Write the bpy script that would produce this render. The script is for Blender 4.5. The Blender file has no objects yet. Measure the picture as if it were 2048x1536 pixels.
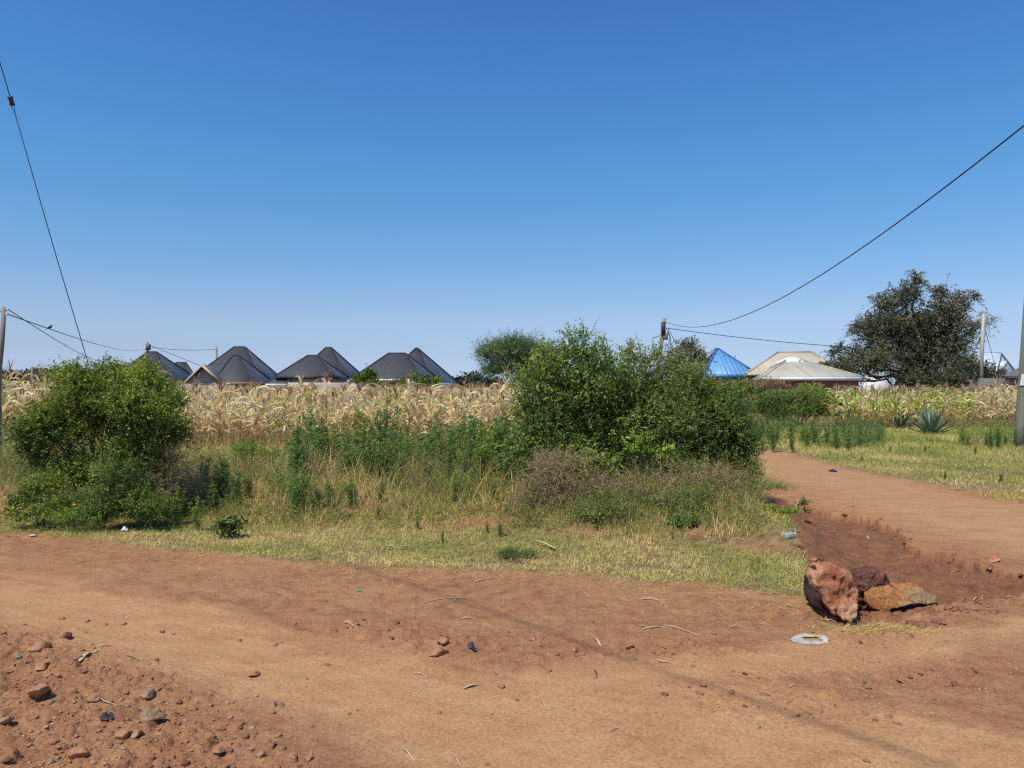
import bpy, bmesh, math, random
import numpy as np
from math import radians, pi
rng = np.random.default_rng(11)
random.seed(5)
S = bpy.context.scene
COL = S.collection

# ------------------------------------------------------------------ camera, sky, sun
EYE = 1.65
FPX = 1518.0            # focal length in photo pixels (2048 wide)
HOR = 780.0             # row of the horizon in the photo
cam = bpy.data.cameras.new('camera')
cam.lens = 36 * FPX / 2048
cam.sensor_width = 36
cam.shift_y = (HOR - 768) / 2048
cam.clip_start = 0.05
cam.clip_end = 6000
co = bpy.data.objects.new('camera', cam)
COL.objects.link(co)
co.location = (0, 0, EYE)
co.rotation_euler = (radians(90), 0, 0)
S.camera = co
S.view_settings.view_transform = 'Standard'
S.view_settings.look = 'None'
S.view_settings.exposure = 0.12
S.view_settings.gamma = 1
S.cycles.use_denoising = False
S.cycles.filter_width = 1.25
S.cycles.max_bounces = 6
S.cycles.diffuse_bounces = 3
S.cycles.transmission_bounces = 3
S.cycles.sample_clamp_indirect = 4

SUN = np.array([-0.38, -0.42, 1.0])
SUN = SUN / np.linalg.norm(SUN)
elev = math.asin(SUN[2])
azim = math.atan2(SUN[0], SUN[1])      # clockwise from +Y
W = bpy.data.worlds.new('World')
S.world = W
W.use_nodes = True
nt = W.node_tree
bg = nt.nodes['Background']
sky = nt.nodes.new('ShaderNodeTexSky')
sky.sky_type = 'NISHITA'
sky.sun_disc = False
sky.sun_elevation = elev
sky.sun_rotation = azim
sky.altitude = 1200
sky.air_density = 1.35
sky.dust_density = 0.55
sky.ozone_density = 3.2
tcw = nt.nodes.new('ShaderNodeTexCoord')          # clear dry highland air: less yellow haze low down, a deeper blue above
sxyz = nt.nodes.new('ShaderNodeSeparateXYZ')
nt.links.new(tcw.outputs['Generated'], sxyz.inputs[0])
rw = nt.nodes.new('ShaderNodeValToRGB')
air = [(0.0, (0.47, 0.67, 1.32)), (0.012, (0.50, 0.65, 1.22)), (0.053, (0.53, 0.610, 0.94)), (0.09, (0.61, 0.665, 0.89)),
       (0.19, (0.47, 0.715, 0.93)), (0.29, (0.38, 0.74, 1.0)), (0.46, (0.34, 0.66, 1.05)), (1.0, (0.34, 0.68, 1.08))]
while len(rw.color_ramp.elements) < len(air): rw.color_ramp.elements.new(0.5)
for e_, (p_, c_) in zip(rw.color_ramp.elements, air):
    e_.position = p_; e_.color = (*c_, 1)
nt.links.new(sxyz.outputs[2], rw.inputs[0])
hs = nt.nodes.new('ShaderNodeMix'); hs.data_type = 'RGBA'; hs.blend_type = 'MULTIPLY'; hs.inputs[0].default_value = 1
nt.links.new(sky.outputs[0], hs.inputs[6]); nt.links.new(rw.outputs[0], hs.inputs[7])
nt.links.new(hs.outputs[2], bg.inputs[0])
bg.inputs[1].default_value = 0.125
sl = bpy.data.lights.new('sun', 'SUN')
sl.energy = 4.3
sl.angle = radians(0.5)
sl.color = (1, 0.955, 0.88)
so = bpy.data.objects.new('sun', sl)
COL.objects.link(so)
so.rotation_euler = (math.acos(SUN[2]), 0, math.atan2(SUN[0], -SUN[1]))

# ------------------------------------------------------------------ noise in numpy
def _hash(ix, iy, iz, seed):
    h = (ix * 374761393 + iy * 668265263 + iz * 2147483647 + seed * 1274126177) & 0xFFFFFFFF
    h = ((h ^ (h >> 13)) * 1274126177) & 0xFFFFFFFF
    h = ((h ^ (h >> 16)) * 2246822519) & 0xFFFFFFFF
    return ((h ^ (h >> 15)) & 0xFFFFFF) / float(0xFFFFFF)
def vn2(x, y, seed=0):
    x = np.asarray(x, float); y = np.asarray(y, float)
    ix = np.floor(x).astype(np.int64); iy = np.floor(y).astype(np.int64)
    fx = x - ix; fy = y - iy
    fx = fx * fx * (3 - 2 * fx); fy = fy * fy * (3 - 2 * fy)
    z = np.zeros_like(ix)
    a = _hash(ix, iy, z, seed); b = _hash(ix + 1, iy, z, seed)
    c = _hash(ix, iy + 1, z, seed); d = _hash(ix + 1, iy + 1, z, seed)
    return (a * (1 - fx) + b * fx) * (1 - fy) + (c * (1 - fx) + d * fx) * fy
def vn3(p, seed=0):
    i = np.floor(p).astype(np.int64); f = p - i
    f = f * f * (3 - 2 * f)
    out = 0
    for dx in (0, 1):
        for dy in (0, 1):
            for dz in (0, 1):
                w = (f[:, 0] if dx else 1 - f[:, 0]) * (f[:, 1] if dy else 1 - f[:, 1]) * (f[:, 2] if dz else 1 - f[:, 2])
                out = out + w * _hash(i[:, 0] + dx, i[:, 1] + dy, i[:, 2] + dz, seed)
    return out
def fb2(x, y, s, o=3, seed=0):          # -1..1
    v = 0; a = 1; t = 0
    for k in range(o):
        v = v + a * (2 * vn2(x / s, y / s, seed + 17 * k) - 1); t += a
        a *= 0.5; s *= 0.47
    return v / t
def worley2(x, y, s, seed=0):           # distance to nearest point (cells of size s), and its random id
    x = np.asarray(x, float) / s; y = np.asarray(y, float) / s
    ix = np.floor(x).astype(np.int64); iy = np.floor(y).astype(np.int64)
    best = np.full(x.shape, 9.0); bid = np.zeros(x.shape)
    z = np.zeros_like(ix)
    for dx in (-1, 0, 1):
        for dy in (-1, 0, 1):
            cx = ix + dx; cy = iy + dy
            px = cx + _hash(cx, cy, z, seed); py = cy + _hash(cx, cy, z, seed + 5)
            d = np.hypot(px - x, py - y); r = _hash(cx, cy, z, seed + 9)
            m = d < best
            best = np.where(m, d, best); bid = np.where(m, r, bid)
    return best, bid
def ss(a, b, x):
    t = np.clip((x - a) / (b - a), 0, 1)
    return t * t * (3 - 2 * t)
def segd(x, y, pts):                    # distance to a polyline, param 0..n
    best = np.full(np.shape(x), 1e9); bt = np.zeros(np.shape(x)); side = np.zeros(np.shape(x))
    for k in range(len(pts) - 1):
        ax, ay = pts[k]; bx, by = pts[k + 1]
        vx, vy = bx - ax, by - ay
        L = vx * vx + vy * vy
        t = np.clip(((x - ax) * vx + (y - ay) * vy) / L, 0, 1)
        d = np.hypot(x - ax - t * vx, y - ay - t * vy)
        c = vx * (y - ay) - vy * (x - ax)
        m = d < best
        best = np.where(m, d, best); bt = np.where(m, k + t, bt); side = np.where(m, np.sign(c), side)
    return best, bt, side

# ------------------------------------------------------------------ terrain
def flat(px, py):                        # photo pixel -> flat ground
    d = EYE * FPX / (py - HOR)
    return ((px - 1024) / FPX * d, d)
EDGE = np.array([(-300, 1052), (0, 1072), (150, 1080), (300, 1096), (500, 1116), (700, 1133), (900, 1143), (1000, 1148),
                 (1150, 1154), (1300, 1166), (1400, 1168), (1500, 1190), (1590, 1203)], float)
def road_edge_d(u):                      # distance of the road's far edge for direction u = x / y
    py = np.interp(u * FPX + 1024, EDGE[:, 0], EDGE[:, 1])
    return EYE * FPX / (py - HOR)
LIP = [flat(*p) for p in ((1535, 985), (1600, 1010), (1650, 1024), (1700, 1030), (1745, 1036), (1790, 1052), (1830, 1092), (1870, 1100), (1900, 1106), (1950, 1132), (2048, 1150), (2300, 1170))]
LEFTB = [flat(*p) for p in ((1515, 985), (1560, 1040), (1600, 1085), (1606, 1130), (1612, 1165), (1622, 1195), (1660, 1240), (1760, 1250), (1900, 1215), (2048, 1190), (2300, 1190))]
DITCH = LIP + LEFTB[::-1]
def inside(x, y, poly):
    c = np.zeros(np.shape(x), bool)
    n = len(poly)
    for i in range(n):
        x1, y1 = poly[i]; x2, y2 = poly[(i + 1) % n]
        if y1 == y2: continue
        m = ((y1 > y) != (y2 > y)) & (x < (x2 - x1) * (y - y1) / (y2 - y1) + x1)
        c ^= m
    return c
TR = [([flat(-300, 1150), flat(0, 1195), flat(300, 1270), flat(600, 1345), flat(900, 1425), flat(1300, 1530), (2.4, 2.4)], 0.50),
      ([flat(1000, 1400), flat(1250, 1345), flat(1500, 1325), flat(1750, 1290), flat(2048, 1262), flat(2400, 1240)], 0.24),
      ([flat(1350, 1400), flat(1600, 1440), flat(1850, 1490), flat(2200, 1560)], 0.22)]
RROAD = [flat(1490, 905), flat(1560, 935), flat(1700, 965), flat(1850, 1010), flat(2048, 1062), flat(2500, 1140)]
BARE = [(*flat(905, 1066), .34), (*flat(960, 1062), .3), (*flat(25, 1030), .5), (*flat(230, 1058), .22), (*flat(690, 1045), .3), (*flat(1390, 1078), .3), (*flat(1530, 1100), .25), (*flat(1180, 1075), .2)]
def zones(x, y):
    """dust (tan, packed), veg (under plants), rubble, ditch - all 0..1"""
    u = x / np.maximum(y, 0.5)
    wob = fb2(x, y, 0.8, 3, 3) * 0.22
    dust = np.zeros(np.shape(x))
    for pts, w in TR:
        d, t, s = segd(x, y, pts)
        dust = np.maximum(dust, 1 - ss(w * 0.4, w * 1.7, d + wob * 1.4))
    d, t, s = segd(x, y, RROAD)
    far = 1 - ss(0.5, 2.1, d + wob)
    dust = np.maximum(dust, far * 0.85)
    # verge and everything beyond it
    e = road_edge_d(u) + fb2(x, y, 0.5, 3, 8) * 0.16
    veg = ss(-0.02, 0.18, y - e + fb2(x, y, 0.16, 2, 9) * 0.12)
    for bx, by, br in BARE: veg = veg * (1 - (1 - ss(br * .5, br * 1.2, np.hypot((x - bx) * .55, (y - by) * 1.5) + fb2(x, y, .3, 3, 12) * .25)) * .62)
    rd, t, s = segd(x, y, RROAD)
    onroad = 1 - ss(1.0, 1.5, rd * np.where(y > 11, 1.0, 0.62) + wob)
    ditch = inside(x + fb2(x, y, 0.35, 3, 31) * 0.16, y + fb2(x, y, 0.30, 3, 37) * 0.16, DITCH).astype(float)
    right = (x > 3.9) & (y < 11)
    near_r = (u > 0.30) & (y < 12.5) & (x > 3.45)
    veg = veg * (1 - onroad) * (1 - ditch) * np.where(right | near_r, 0, 1)
    rub = (1 - ss(-0.25, 0.25, segd(x, y, [flat(-200, 1215), flat(200, 1265), flat(480, 1400), flat(620, 1536), flat(900, 1700)])[0] * segd(x, y, [flat(-200, 1215), flat(200, 1265), flat(480, 1400), flat(620, 1536), flat(900, 1700)])[2] + 0.1))
    d2 = segd(x, y, [flat(740, 1255), flat(900, 1290), flat(1100, 1310), flat(1300, 1300), flat(1480, 1290)])[0]
    rub2 = 1 - ss(0.08, 0.38, d2 + wob * 0.6)
    d3 = segd(x, y, [flat(1500, 1390), flat(1650, 1370), flat(1850, 1340)])[0]
    rub3 = (1 - ss(0.05, 0.5, d3 + wob)) * 0.6
    d4 = segd(x, y, [flat(1600, 1225), flat(1700, 1262), flat(1850, 1235), flat(2048, 1200), flat(2300, 1180)])[0]
    rub4 = (1 - ss(0.1, 0.42, d4 + wob)) * 0.9
    rub = np.maximum(np.maximum(rub, rub2 * 0.75), np.maximum(rub3, rub4)) * (y < 8)
    return dust, veg, rub, ditch
def macro(x, y):
    x = np.asarray(x, float); y = np.asarray(y, float)
    h = np.zeros(x.shape)
    u = x / np.maximum(y, 0.5)
    e = road_edge_d(u)
    k = ss(1.3, 3.0, y - e) * (1 - ss(7.0, 11.0, y - e)) * (1 - ss(2.6, 3.9, x))
    h = h + 0.24 * k
    # ditch: soft bank on the near side, steep torn lip on the far side
    wx = x + fb2(x, y, 0.35, 3, 31) * 0.16; wy = y + fb2(x, y, 0.30, 3, 37) * 0.16
    ins = inside(wx, wy, DITCH)
    dl = segd(wx, wy, LIP)[0]; db = segd(wx, wy, LEFTB)[0]
    dp, tp, _ = segd(x, y, [flat(1668, 1232), flat(1725, 1240), flat(1765, 1236)])
    depth = 0.05 + 0.085 * ss(12, 8, y)
    h = h - np.where(ins, ss(0, 0.55, db) * (0.15 + 0.85 * ss(0.0, 0.035, dl)) * depth * (0.8 + 0.5 * fb2(x, y, .4, 2, 39)), 0)
    h = h - 0.13 * (1 - ss(0.04, 0.24, dp))
    return h
def full(x, y):
    x = np.asarray(x, float); y = np.asarray(y, float)
    dust, veg, rub, ditch = zones(x, y)
    h = macro(x, y)
    near = 1 - ss(9, 22, y)
    h = h + fb2(x, y, 1.7, 2, 1) * 0.03 * (1 - 0.5 * dust)
    rough = (1 - dust * 0.93)
    h = h + near * rough * fb2(x, y, 0.30, 4, 2) * 0.012
    h = h + near * (0.25 + 0.75 * rough) * fb2(x, y, 0.06, 3, 4) * 0.0045
    w1, i1 = worley2(x + fb2(x, y, .05, 2, 71) * 0.02, y + fb2(x, y, .05, 2, 73) * 0.02, 0.085, 41)
    w2, i2 = worley2(x + fb2(x, y, .03, 2, 75) * 0.01, y, 0.036, 43)
    w3, i3 = worley2(x + fb2(x, y, .12, 2, 77) * 0.05, y, 0.21, 47)
    lump = ss(0.42, 0.26, w1) * np.where(i1 > 0.4, i1, 0.1) * 0.024 + ss(0.48, 0.25, w2) * np.where(i2 > 0.25, i2, 0) * 0.010 + ss(0.40, 0.26, w3) * np.where(i3 > 0.72, i3, 0) * 0.032
    amt = np.maximum(rub, 0.30 * rough * ss(0.40, 0.62, vn2(x / 0.6, y / 0.6, 55))) * (1 - veg * 0.6)
    h = h + near * lump * (amt + 0.5 * ditch)
    sd, stt, ssd = segd(x, y, TR[0][0])
    h = h + near * fb2(stt * 0.16, sd * ssd, 0.055, 2, 507) * 0.0035
    # wheel ruts across the packed track
    for pts, w in TR[:1]:
        d, t, s = segd(x, y, pts)
        h = h - 0.014 * (1 - ss(0.2, 0.7, d))
    h = h + veg * 0.018
    return h
def H(x, y):
    return float(full(np.array([x]), np.array([y]))[0])
def G(px, py):                           # photo pixel -> point on the real ground (marching the sight line)
    u = (px - 1024) / FPX; v = (HOR - py) / FPX
    d = np.arange(2.2, 80, 0.01)
    z = EYE + v * d
    g = full(u * d, d)
    i = np.argmax(z <= g)
    if z[i] > g[i]: i = len(d) - 1
    return np.array([u * d[i], d[i], g[i]])
def P(px, py, d):                        # photo pixel at distance d
    return np.array([(px - 1024) / FPX * d, d, EYE + (HOR - py) / FPX * d])

# ------------------------------------------------------------------ materials
def srgb(r, g, b):
    f = lambda c: (c / 255 / 12.92) if c / 255 <= 0.04045 else ((c / 255 + 0.055) / 1.055) ** 2.4
    return (f(r), f(g), f(b), 1)
def nodes(name):
    m = bpy.data.materials.new(name)
    m.use_nodes = True
    return m, m.node_tree, m.node_tree.nodes['Principled BSDF']
def ramp(nt, cols, fac, pos=None):
    r = nt.nodes.new('ShaderNodeValToRGB')
    n = len(cols)
    while len(r.color_ramp.elements) < n: r.color_ramp.elements.new(0.5)
    for i, c in enumerate(cols):
        r.color_ramp.elements[i].position = pos[i] if pos else i / (n - 1)
        r.color_ramp.elements[i].color = c if len(c) == 4 else (*c, 1)
    nt.links.new(fac, r.inputs[0])
    return r.outputs[0]
def noise(nt, scale, detail=3, rough=0.55, coord='Object', stretch=None):
    tc = nt.nodes.new('ShaderNodeTexCoord'); n = nt.nodes.new('ShaderNodeTexNoise')
    src = tc.outputs[coord]
    if stretch:
        mp = nt.nodes.new('ShaderNodeMapping'); mp.inputs['Scale'].default_value = stretch
        nt.links.new(src, mp.inputs[0]); src = mp.outputs[0]
    nt.links.new(src, n.inputs['Vector'])
    n.inputs['Scale'].default_value = scale; n.inputs['Detail'].default_value = detail; n.inputs['Roughness'].default_value = rough
    return n.outputs[0]
def attr(nt, name):
    a = nt.nodes.new('ShaderNodeAttribute'); a.attribute_name = name
    return a
def mixc(nt, fac, a, b, mode='MIX'):
    m = nt.nodes.new('ShaderNodeMix'); m.data_type = 'RGBA'; m.blend_type = mode
    for s, v in ((0, fac), (6, a), (7, b)):
        if isinstance(v, (int, float)): m.inputs[s].default_value = v
        elif isinstance(v, tuple): m.inputs[s].default_value = v if len(v) == 4 else (*v, 1)
        else: nt.links.new(v, m.inputs[s])
    return m.outputs[2]
def math_(nt, op, a, b=None, clamp=False):
    m = nt.nodes.new('ShaderNodeMath'); m.operation = op; m.use_clamp = clamp
    for s, v in ((0, a), (1, b)):
        if v is None: continue
        if isinstance(v, (int, float)): m.inputs[s].default_value = v
        else: nt.links.new(v, m.inputs[s])
    return m.outputs[0]
def bump(nt, p, h, strength, dist):
    b = nt.nodes.new('ShaderNodeBump'); b.inputs['Strength'].default_value = strength; b.inputs['Distance'].default_value = dist
    nt.links.new(h, b.inputs['Height']); nt.links.new(b.outputs[0], p.inputs['Normal'])
def leafmat(name, cols, trans=0.3, rough=0.6, pos=None, spec=0.3):
    m, nt, p = nodes(name)
    c = ramp(nt, cols, attr(nt, 'tint').outputs['Fac'], pos)
    nt.links.new(c, p.inputs['Base Color'])
    p.inputs['Roughness'].default_value = rough
    p.inputs['Specular IOR Level'].default_value = spec
    out = nt.nodes['Material Output']
    t = nt.nodes.new('ShaderNodeBsdfTranslucent'); nt.links.new(c, t.inputs[0])
    mx = nt.nodes.new('ShaderNodeMixShader'); mx.inputs[0].default_value = trans
    nt.links.new(p.outputs[0], mx.inputs[1]); nt.links.new(t.outputs[0], mx.inputs[2])
    nt.links.new(mx.outputs[0], out.inputs[0])
    return m
def plain(name, cols, scale=6, rough=0.8, bumps=None, stretch=None, spec=0.3, metal=0.0, pos=None):
    m, nt, p = nodes(name)
    n = noise(nt, scale, 4, 0.6, 'Object', stretch)
    nt.links.new(ramp(nt, cols, n, pos or [0.3 + 0.4 * i / (len(cols) - 1) for i in range(len(cols))]), p.inputs['Base Color'])
    p.inputs['Roughness'].default_value = rough; p.inputs['Specular IOR Level'].default_value = spec
    p.inputs['Metallic'].default_value = metal
    if bumps: bump(nt, p, noise(nt, bumps[0], 5, 0.65, 'Object', stretch), bumps[1], bumps[2])
    return m
def roofmat(name, cols, axis, rib=0.20, rough=0.45, spec=0.4, streak=0.22):
    """ribbed sheet metal: ribs run down the slope, spaced along the world axis given"""
    m, nt, p = nodes(name)
    tc = nt.nodes.new('ShaderNodeTexCoord')
    mp = nt.nodes.new('ShaderNodeMapping')
    nt.links.new(tc.outputs['Object'], mp.inputs[0])
    w = nt.nodes.new('ShaderNodeTexWave'); w.wave_type = 'BANDS'; w.bands_direction = axis
    nt.links.new(mp.outputs[0], w.inputs[0]); w.inputs['Scale'].default_value = 0.314 / rib; w.inputs['Distortion'].default_value = 0.0
    st = (6, 0.15, 0.4) if axis == 'X' else (0.15, 6, 0.4)
    n = noise(nt, 1.0, 4, 0.7, 'Object', st)
    n2 = noise(nt, 0.35, 3, 0.6)
    c = ramp(nt, cols, mixc(nt, 0.5, n, n2), [0.32 + 0.36 * i / (len(cols) - 1) for i in range(len(cols))])
    k = ramp(nt, [(0.25, 0.25, 0.25), (1, 1, 1)], w.outputs[0], [0.0, 0.22])
    nt.links.new(mixc(nt, streak, c, k, 'MULTIPLY'), p.inputs['Base Color'])
    p.inputs['Roughness'].default_value = rough; p.inputs['Specular IOR Level'].default_value = spec
    bump(nt, p, w.outputs[0], 0.6, 0.03)
    return m
def blockmat(name, c1, c2, mortar, bw=0.45, bh=0.23, rot=0.0):
    m, nt, p = nodes(name)
    tc = nt.nodes.new('ShaderNodeTexCoord')
    sx = nt.nodes.new('ShaderNodeSeparateXYZ'); nt.links.new(tc.outputs['Object'], sx.inputs[0])
    a = math_(nt, 'ADD', sx.outputs[0], sx.outputs[1])
    cb = nt.nodes.new('ShaderNodeCombineXYZ'); nt.links.new(a, cb.inputs[0]); nt.links.new(sx.outputs[2], cb.inputs[1])
    b = nt.nodes.new('ShaderNodeTexBrick'); nt.links.new(cb.outputs[0], b.inputs[0])
    b.inputs['Color1'].default_value = c1; b.inputs['Color2'].default_value = c2; b.inputs['Mortar'].default_value = mortar
    b.inputs['Scale'].default_value = 1; b.inputs['Brick Width'].default_value = bw; b.inputs['Row Height'].default_value = bh; b.inputs['Mortar Size'].default_value = 0.022
    n = noise(nt, 3, 4)
    nt.links.new(mixc(nt, 0.5, b.outputs[0], ramp(nt, [(0.55, 0.55, 0.55), (1, 1, 1)], n, [0.3, 0.6]), 'MULTIPLY'), p.inputs['Base Color'])
    p.inputs['Roughness'].default_value = 0.9
    bump(nt, p, b.outputs['Fac'], -0.4, 0.02)
    return m

# ------------------------------------------------------------------ mesh helpers
def prop(o, label=None, cat=None, group=None, kind=None):
    if label: o['label'] = label
    if cat: o['category'] = cat
    if group: o['group'] = group
    if kind: o['kind'] = kind
    return o
def thing(name, loc, label, cat, group=None):
    o = bpy.data.objects.new(name, None)
    o.empty_display_size = 0.1
    o.location = tuple(float(c) for c in loc); COL.objects.link(o)
    return prop(o, label, cat, group)
def mesh(name, V, Fs, mats, parent=None, tint=None, smooth=False, mi=None, loc=None, attrs=None):
    """V (n,3) world coordinates; Fs one index array (m,k) or a list of such arrays; tint per vertex"""
    if not isinstance(Fs, list): Fs = [Fs]
    V = np.asarray(V, float)
    base = np.zeros(3)
    if parent is not None:
        b = parent; base = np.array(b.location)
        while b.parent is not None: b = b.parent; base = base + np.array(b.location)
    elif loc is not None: base = np.asarray(loc, float)
    me = bpy.data.meshes.new(name)
    me.vertices.add(len(V))
    me.vertices.foreach_set('co', (V - base).astype(np.float32).ravel())
    idx = np.concatenate([np.asarray(f).ravel() for f in Fs]).astype(np.int32)
    lens = np.concatenate([np.full(len(f), np.shape(f)[1]) for f in Fs]).astype(np.int32)
    me.loops.add(len(idx)); me.loops.foreach_set('vertex_index', idx)
    me.polygons.add(len(lens))
    me.polygons.foreach_set('loop_start', np.concatenate([[0], np.cumsum(lens)[:-1]]).astype(np.int32))
    if smooth: me.polygons.foreach_set('use_smooth', np.ones(len(lens), bool))
    if not isinstance(mats, (list, tuple)): mats = [mats]
    for m in mats: me.materials.append(m)
    if mi is not None: me.polygons.foreach_set('material_index', np.asarray(mi, np.int32))
    if tint is not None:
        a = me.attributes.new('tint', 'FLOAT', 'POINT'); a.data.foreach_set('value', np.asarray(tint, np.float32))
    for k, v in (attrs or {}).items():
        a = me.attributes.new(k, 'FLOAT', 'POINT'); a.data.foreach_set('value', np.asarray(v, np.float32))
    me.update(calc_edges=True)
    o = bpy.data.objects.new(name, me); COL.objects.link(o)
    if parent is not None: o.parent = parent
    elif loc is not None: o.location = tuple(float(c) for c in base)
    return o
def join(parts):                          # [(V,F,t)] same k
    Vs, Fs, Ts, n = [], [], [], 0
    for V, F, t in parts:
        Vs.append(V); Fs.append(F + n); Ts.append(t); n += len(V)
    return np.concatenate(Vs), np.concatenate(Fs), np.concatenate(Ts)
def tube(pts, radii, n=6, t=0.5, cap=True):
    pts = np.asarray(pts, float); m = len(pts)
    radii = np.broadcast_to(np.asarray(radii, float), (m,)) if np.ndim(radii) == 0 or len(np.atleast_1d(radii)) == m else np.interp(np.linspace(0, 1, m), np.linspace(0, 1, len(radii)), radii)
    tan = np.gradient(pts, axis=0); tan /= np.linalg.norm(tan, axis=1)[:, None] + 1e-9
    ref = np.array([0.31, 0.17, 0.93]) if abs(tan[0] @ np.array([0.31, 0.17, 0.93])) < 0.9 else np.array([1.0, 0, 0])
    a = np.cross(tan, ref); a /= np.linalg.norm(a, axis=1)[:, None] + 1e-9
    b = np.cross(tan, a)
    ang = np.arange(n) / n * 2 * pi
    V = pts[:, None] + radii[:, None, None] * (a[:, None] * np.cos(ang)[None, :, None] + b[:, None] * np.sin(ang)[None, :, None])
    V = V.reshape(-1, 3)
    i = np.arange(m - 1)[:, None] * n; j = np.arange(n)[None]; j2 = (j + 1) % n
    F = np.stack([i + j, i + j2, i + n + j2, i + n + j], -1).reshape(-1, 4)
    if cap:
        c0 = len(V); V = np.concatenate([V, pts[:1], pts[-1:]])
        j = np.arange(n); j2 = (j + 1) % n
        k = (m - 1) * n
        F = np.concatenate([F, np.stack([j2, j, np.full(n, c0), np.full(n, c0)], -1)[:, [0, 1, 2, 2]], np.stack([k + j, k + j2, np.full(n, c0 + 1), np.full(n, c0 + 1)], -1)])
    return V, F, np.full(len(V), t)
def fixq(F):                              # quads with a repeated last index -> split list
    F = np.asarray(F); t = (F[:, 2] == F[:, 3])
    out = [F[~t]]
    if t.any(): out.append(F[t][:, :3])
    return [f for f in out if len(f)]
def blades(p0, az, tilt, L, Wd, droop, n=5, twist=0.0, prof='blade', tint=None, wob=0.0):
    """curved tapered strips; all arguments arrays of length N"""
    N = len(p0); one = np.ones(N)
    az, tilt, L, Wd, droop, twist = (one * a for a in (az, tilt, L, Wd, droop, twist))
    s = np.linspace(0, 1, n + 1)
    th = tilt[:, None] + droop[:, None] * s[None] ** 1.3
    if wob: th = th + wob * np.sin(s[None] * 7 + rng.uniform(0, 6, N)[:, None])
    dl = (L / n)[:, None]
    thm = 0.5 * (th[:, 1:] + th[:, :-1])
    r = np.concatenate([np.zeros((N, 1)), np.cumsum(np.sin(thm) * dl, 1)], 1)
    z = np.concatenate([np.zeros((N, 1)), np.cumsum(np.cos(thm) * dl, 1)], 1)
    ca, sa = np.cos(az)[:, None], np.sin(az)[:, None]
    C = np.stack([p0[:, 0:1] + r * ca, p0[:, 1:2] + r * sa, p0[:, 2:3] + z], -1)
    tw = twist[:, None] * s[None]
    # width direction: horizontal perpendicular, rolled by twist about the blade
    hx = np.stack([-sa * np.ones_like(th), ca * np.ones_like(th), np.zeros_like(th)], -1)
    nn = np.stack([-np.cos(th) * ca, -np.cos(th) * sa, np.sin(th)], -1)
    wd = hx * np.cos(tw)[..., None] + nn * np.sin(tw)[..., None]
    if prof == 'blade': w = np.minimum(1, 0.55 + s * 2.2) * (1 - s ** 2.4) + 0.03
    elif prof == 'maize': w = np.minimum(1, 0.5 + s * 3) * (1 - s ** 3.0) + 0.03
    elif prof == 'agave': w = (0.55 + 1.3 * s * (1 - s) * 1.6) * (1 - s ** 4) + 0.01
    else: w = 1 - 0.6 * s
    w = (Wd[:, None] * w[None])[..., None] * 0.5
    V = np.stack([C - wd * w, C + wd * w], 2).reshape(N, -1, 3)
    k = np.arange(n) * 2
    f = np.stack([k, k + 1, k + 3, k + 2], -1)
    F = (np.arange(N)[:, None, None] * (2 * (n + 1)) + f[None]).reshape(-1, 4)
    if tint is None: tint = rng.random(N)
    T = np.repeat(np.asarray(tint) * one, 2 * (n + 1))
    return V.reshape(-1, 3), F, T
def norm(v): return v / (np.linalg.norm(v, axis=-1, keepdims=True) + 1e-9)
def leaves(pos, d, size, aspect=0.5, up=0.6, tint=None, curl=0.15):
    """diamond leaves from pos along d"""
    N = len(pos); d = norm(d)
    size = np.ones(N) * size
    n = norm(rng.normal(0, 1, (N, 3)) * (1 - up) + np.array([0, 0, 1.0]) * up)
    side = norm(np.cross(d, n)); nn = np.cross(side, d)
    L = size[:, None]
    b = pos; tip = pos + d * L - nn * L * curl
    m = pos + d * L * 0.45
    V = np.stack([b, m + side * L * aspect * 0.5 + nn * L * 0.06, tip, m - side * L * aspect * 0.5 + nn * L * 0.06], 1).reshape(-1, 3)
    F = np.arange(N * 4).reshape(-1, 4)
    if tint is None: tint = rng.random(N)
    return V, F, np.repeat(np.asarray(tint) * np.ones(N), 4)
def sprigs(org, d, L, k, size, aspect, tint, spread=1.0, droop=0.25, up=0.55, twig=None, tj=0.12):
    """k leaves set along each sprig (origin, direction, length)"""
    N = len(org); d = norm(d); L = np.ones(N) * L
    s = (np.arange(k) + 0.6) / k
    P_ = org[:, None] + d[:, None] * (L[:, None] * s[None])[..., None]
    P_[..., 2] -= (L[:, None] * s[None] ** 2) * droop
    rd = norm(rng.normal(0, 1, (N, k, 3)))
    side = norm(np.cross(d[:, None], rd))
    ld = norm(d[:, None] * 0.75 + side * spread)
    T = np.clip(tint[:, None] + rng.normal(0, tj, (N, k)), 0, 1)
    sz = size * rng.uniform(0.65, 1.25, N * k) * np.tile(1.1 - 0.35 * s, N)
    V, F, t = leaves(P_.reshape(-1, 3), ld.reshape(-1, 3), sz, aspect, up, T.ravel())
    return V, F, t
def twigs(org, d, L, r, droop=0.25, tint=0.5):
    """thin three sided sticks under sprigs"""
    N = len(org); d = norm(d); L = np.ones(N) * L
    e = org + d * L[:, None]; e[:, 2] -= L * droop
    a = norm(np.cross(d, rng.normal(0, 1, (N, 3)))); b = np.cross(d, a)
    ring = np.stack([a, -0.5 * a + 0.87 * b, -0.5 * a - 0.87 * b], 1)
    V = np.concatenate([org[:, None] + ring * r, e[:, None] + ring * r * 0.35], 1).reshape(-1, 3)
    f = np.array([[0, 1, 4, 3], [1, 2, 5, 4], [2, 0, 3, 5]])
    F = (np.arange(N)[:, None, None] * 6 + f[None]).reshape(-1, 4)
    return V, F, np.full(len(V), tint)
def ball(n, shell=0.6):
    v = norm(rng.normal(0, 1, (n, 3)))
    return v * (rng.random(n) ** shell)[:, None]
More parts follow.
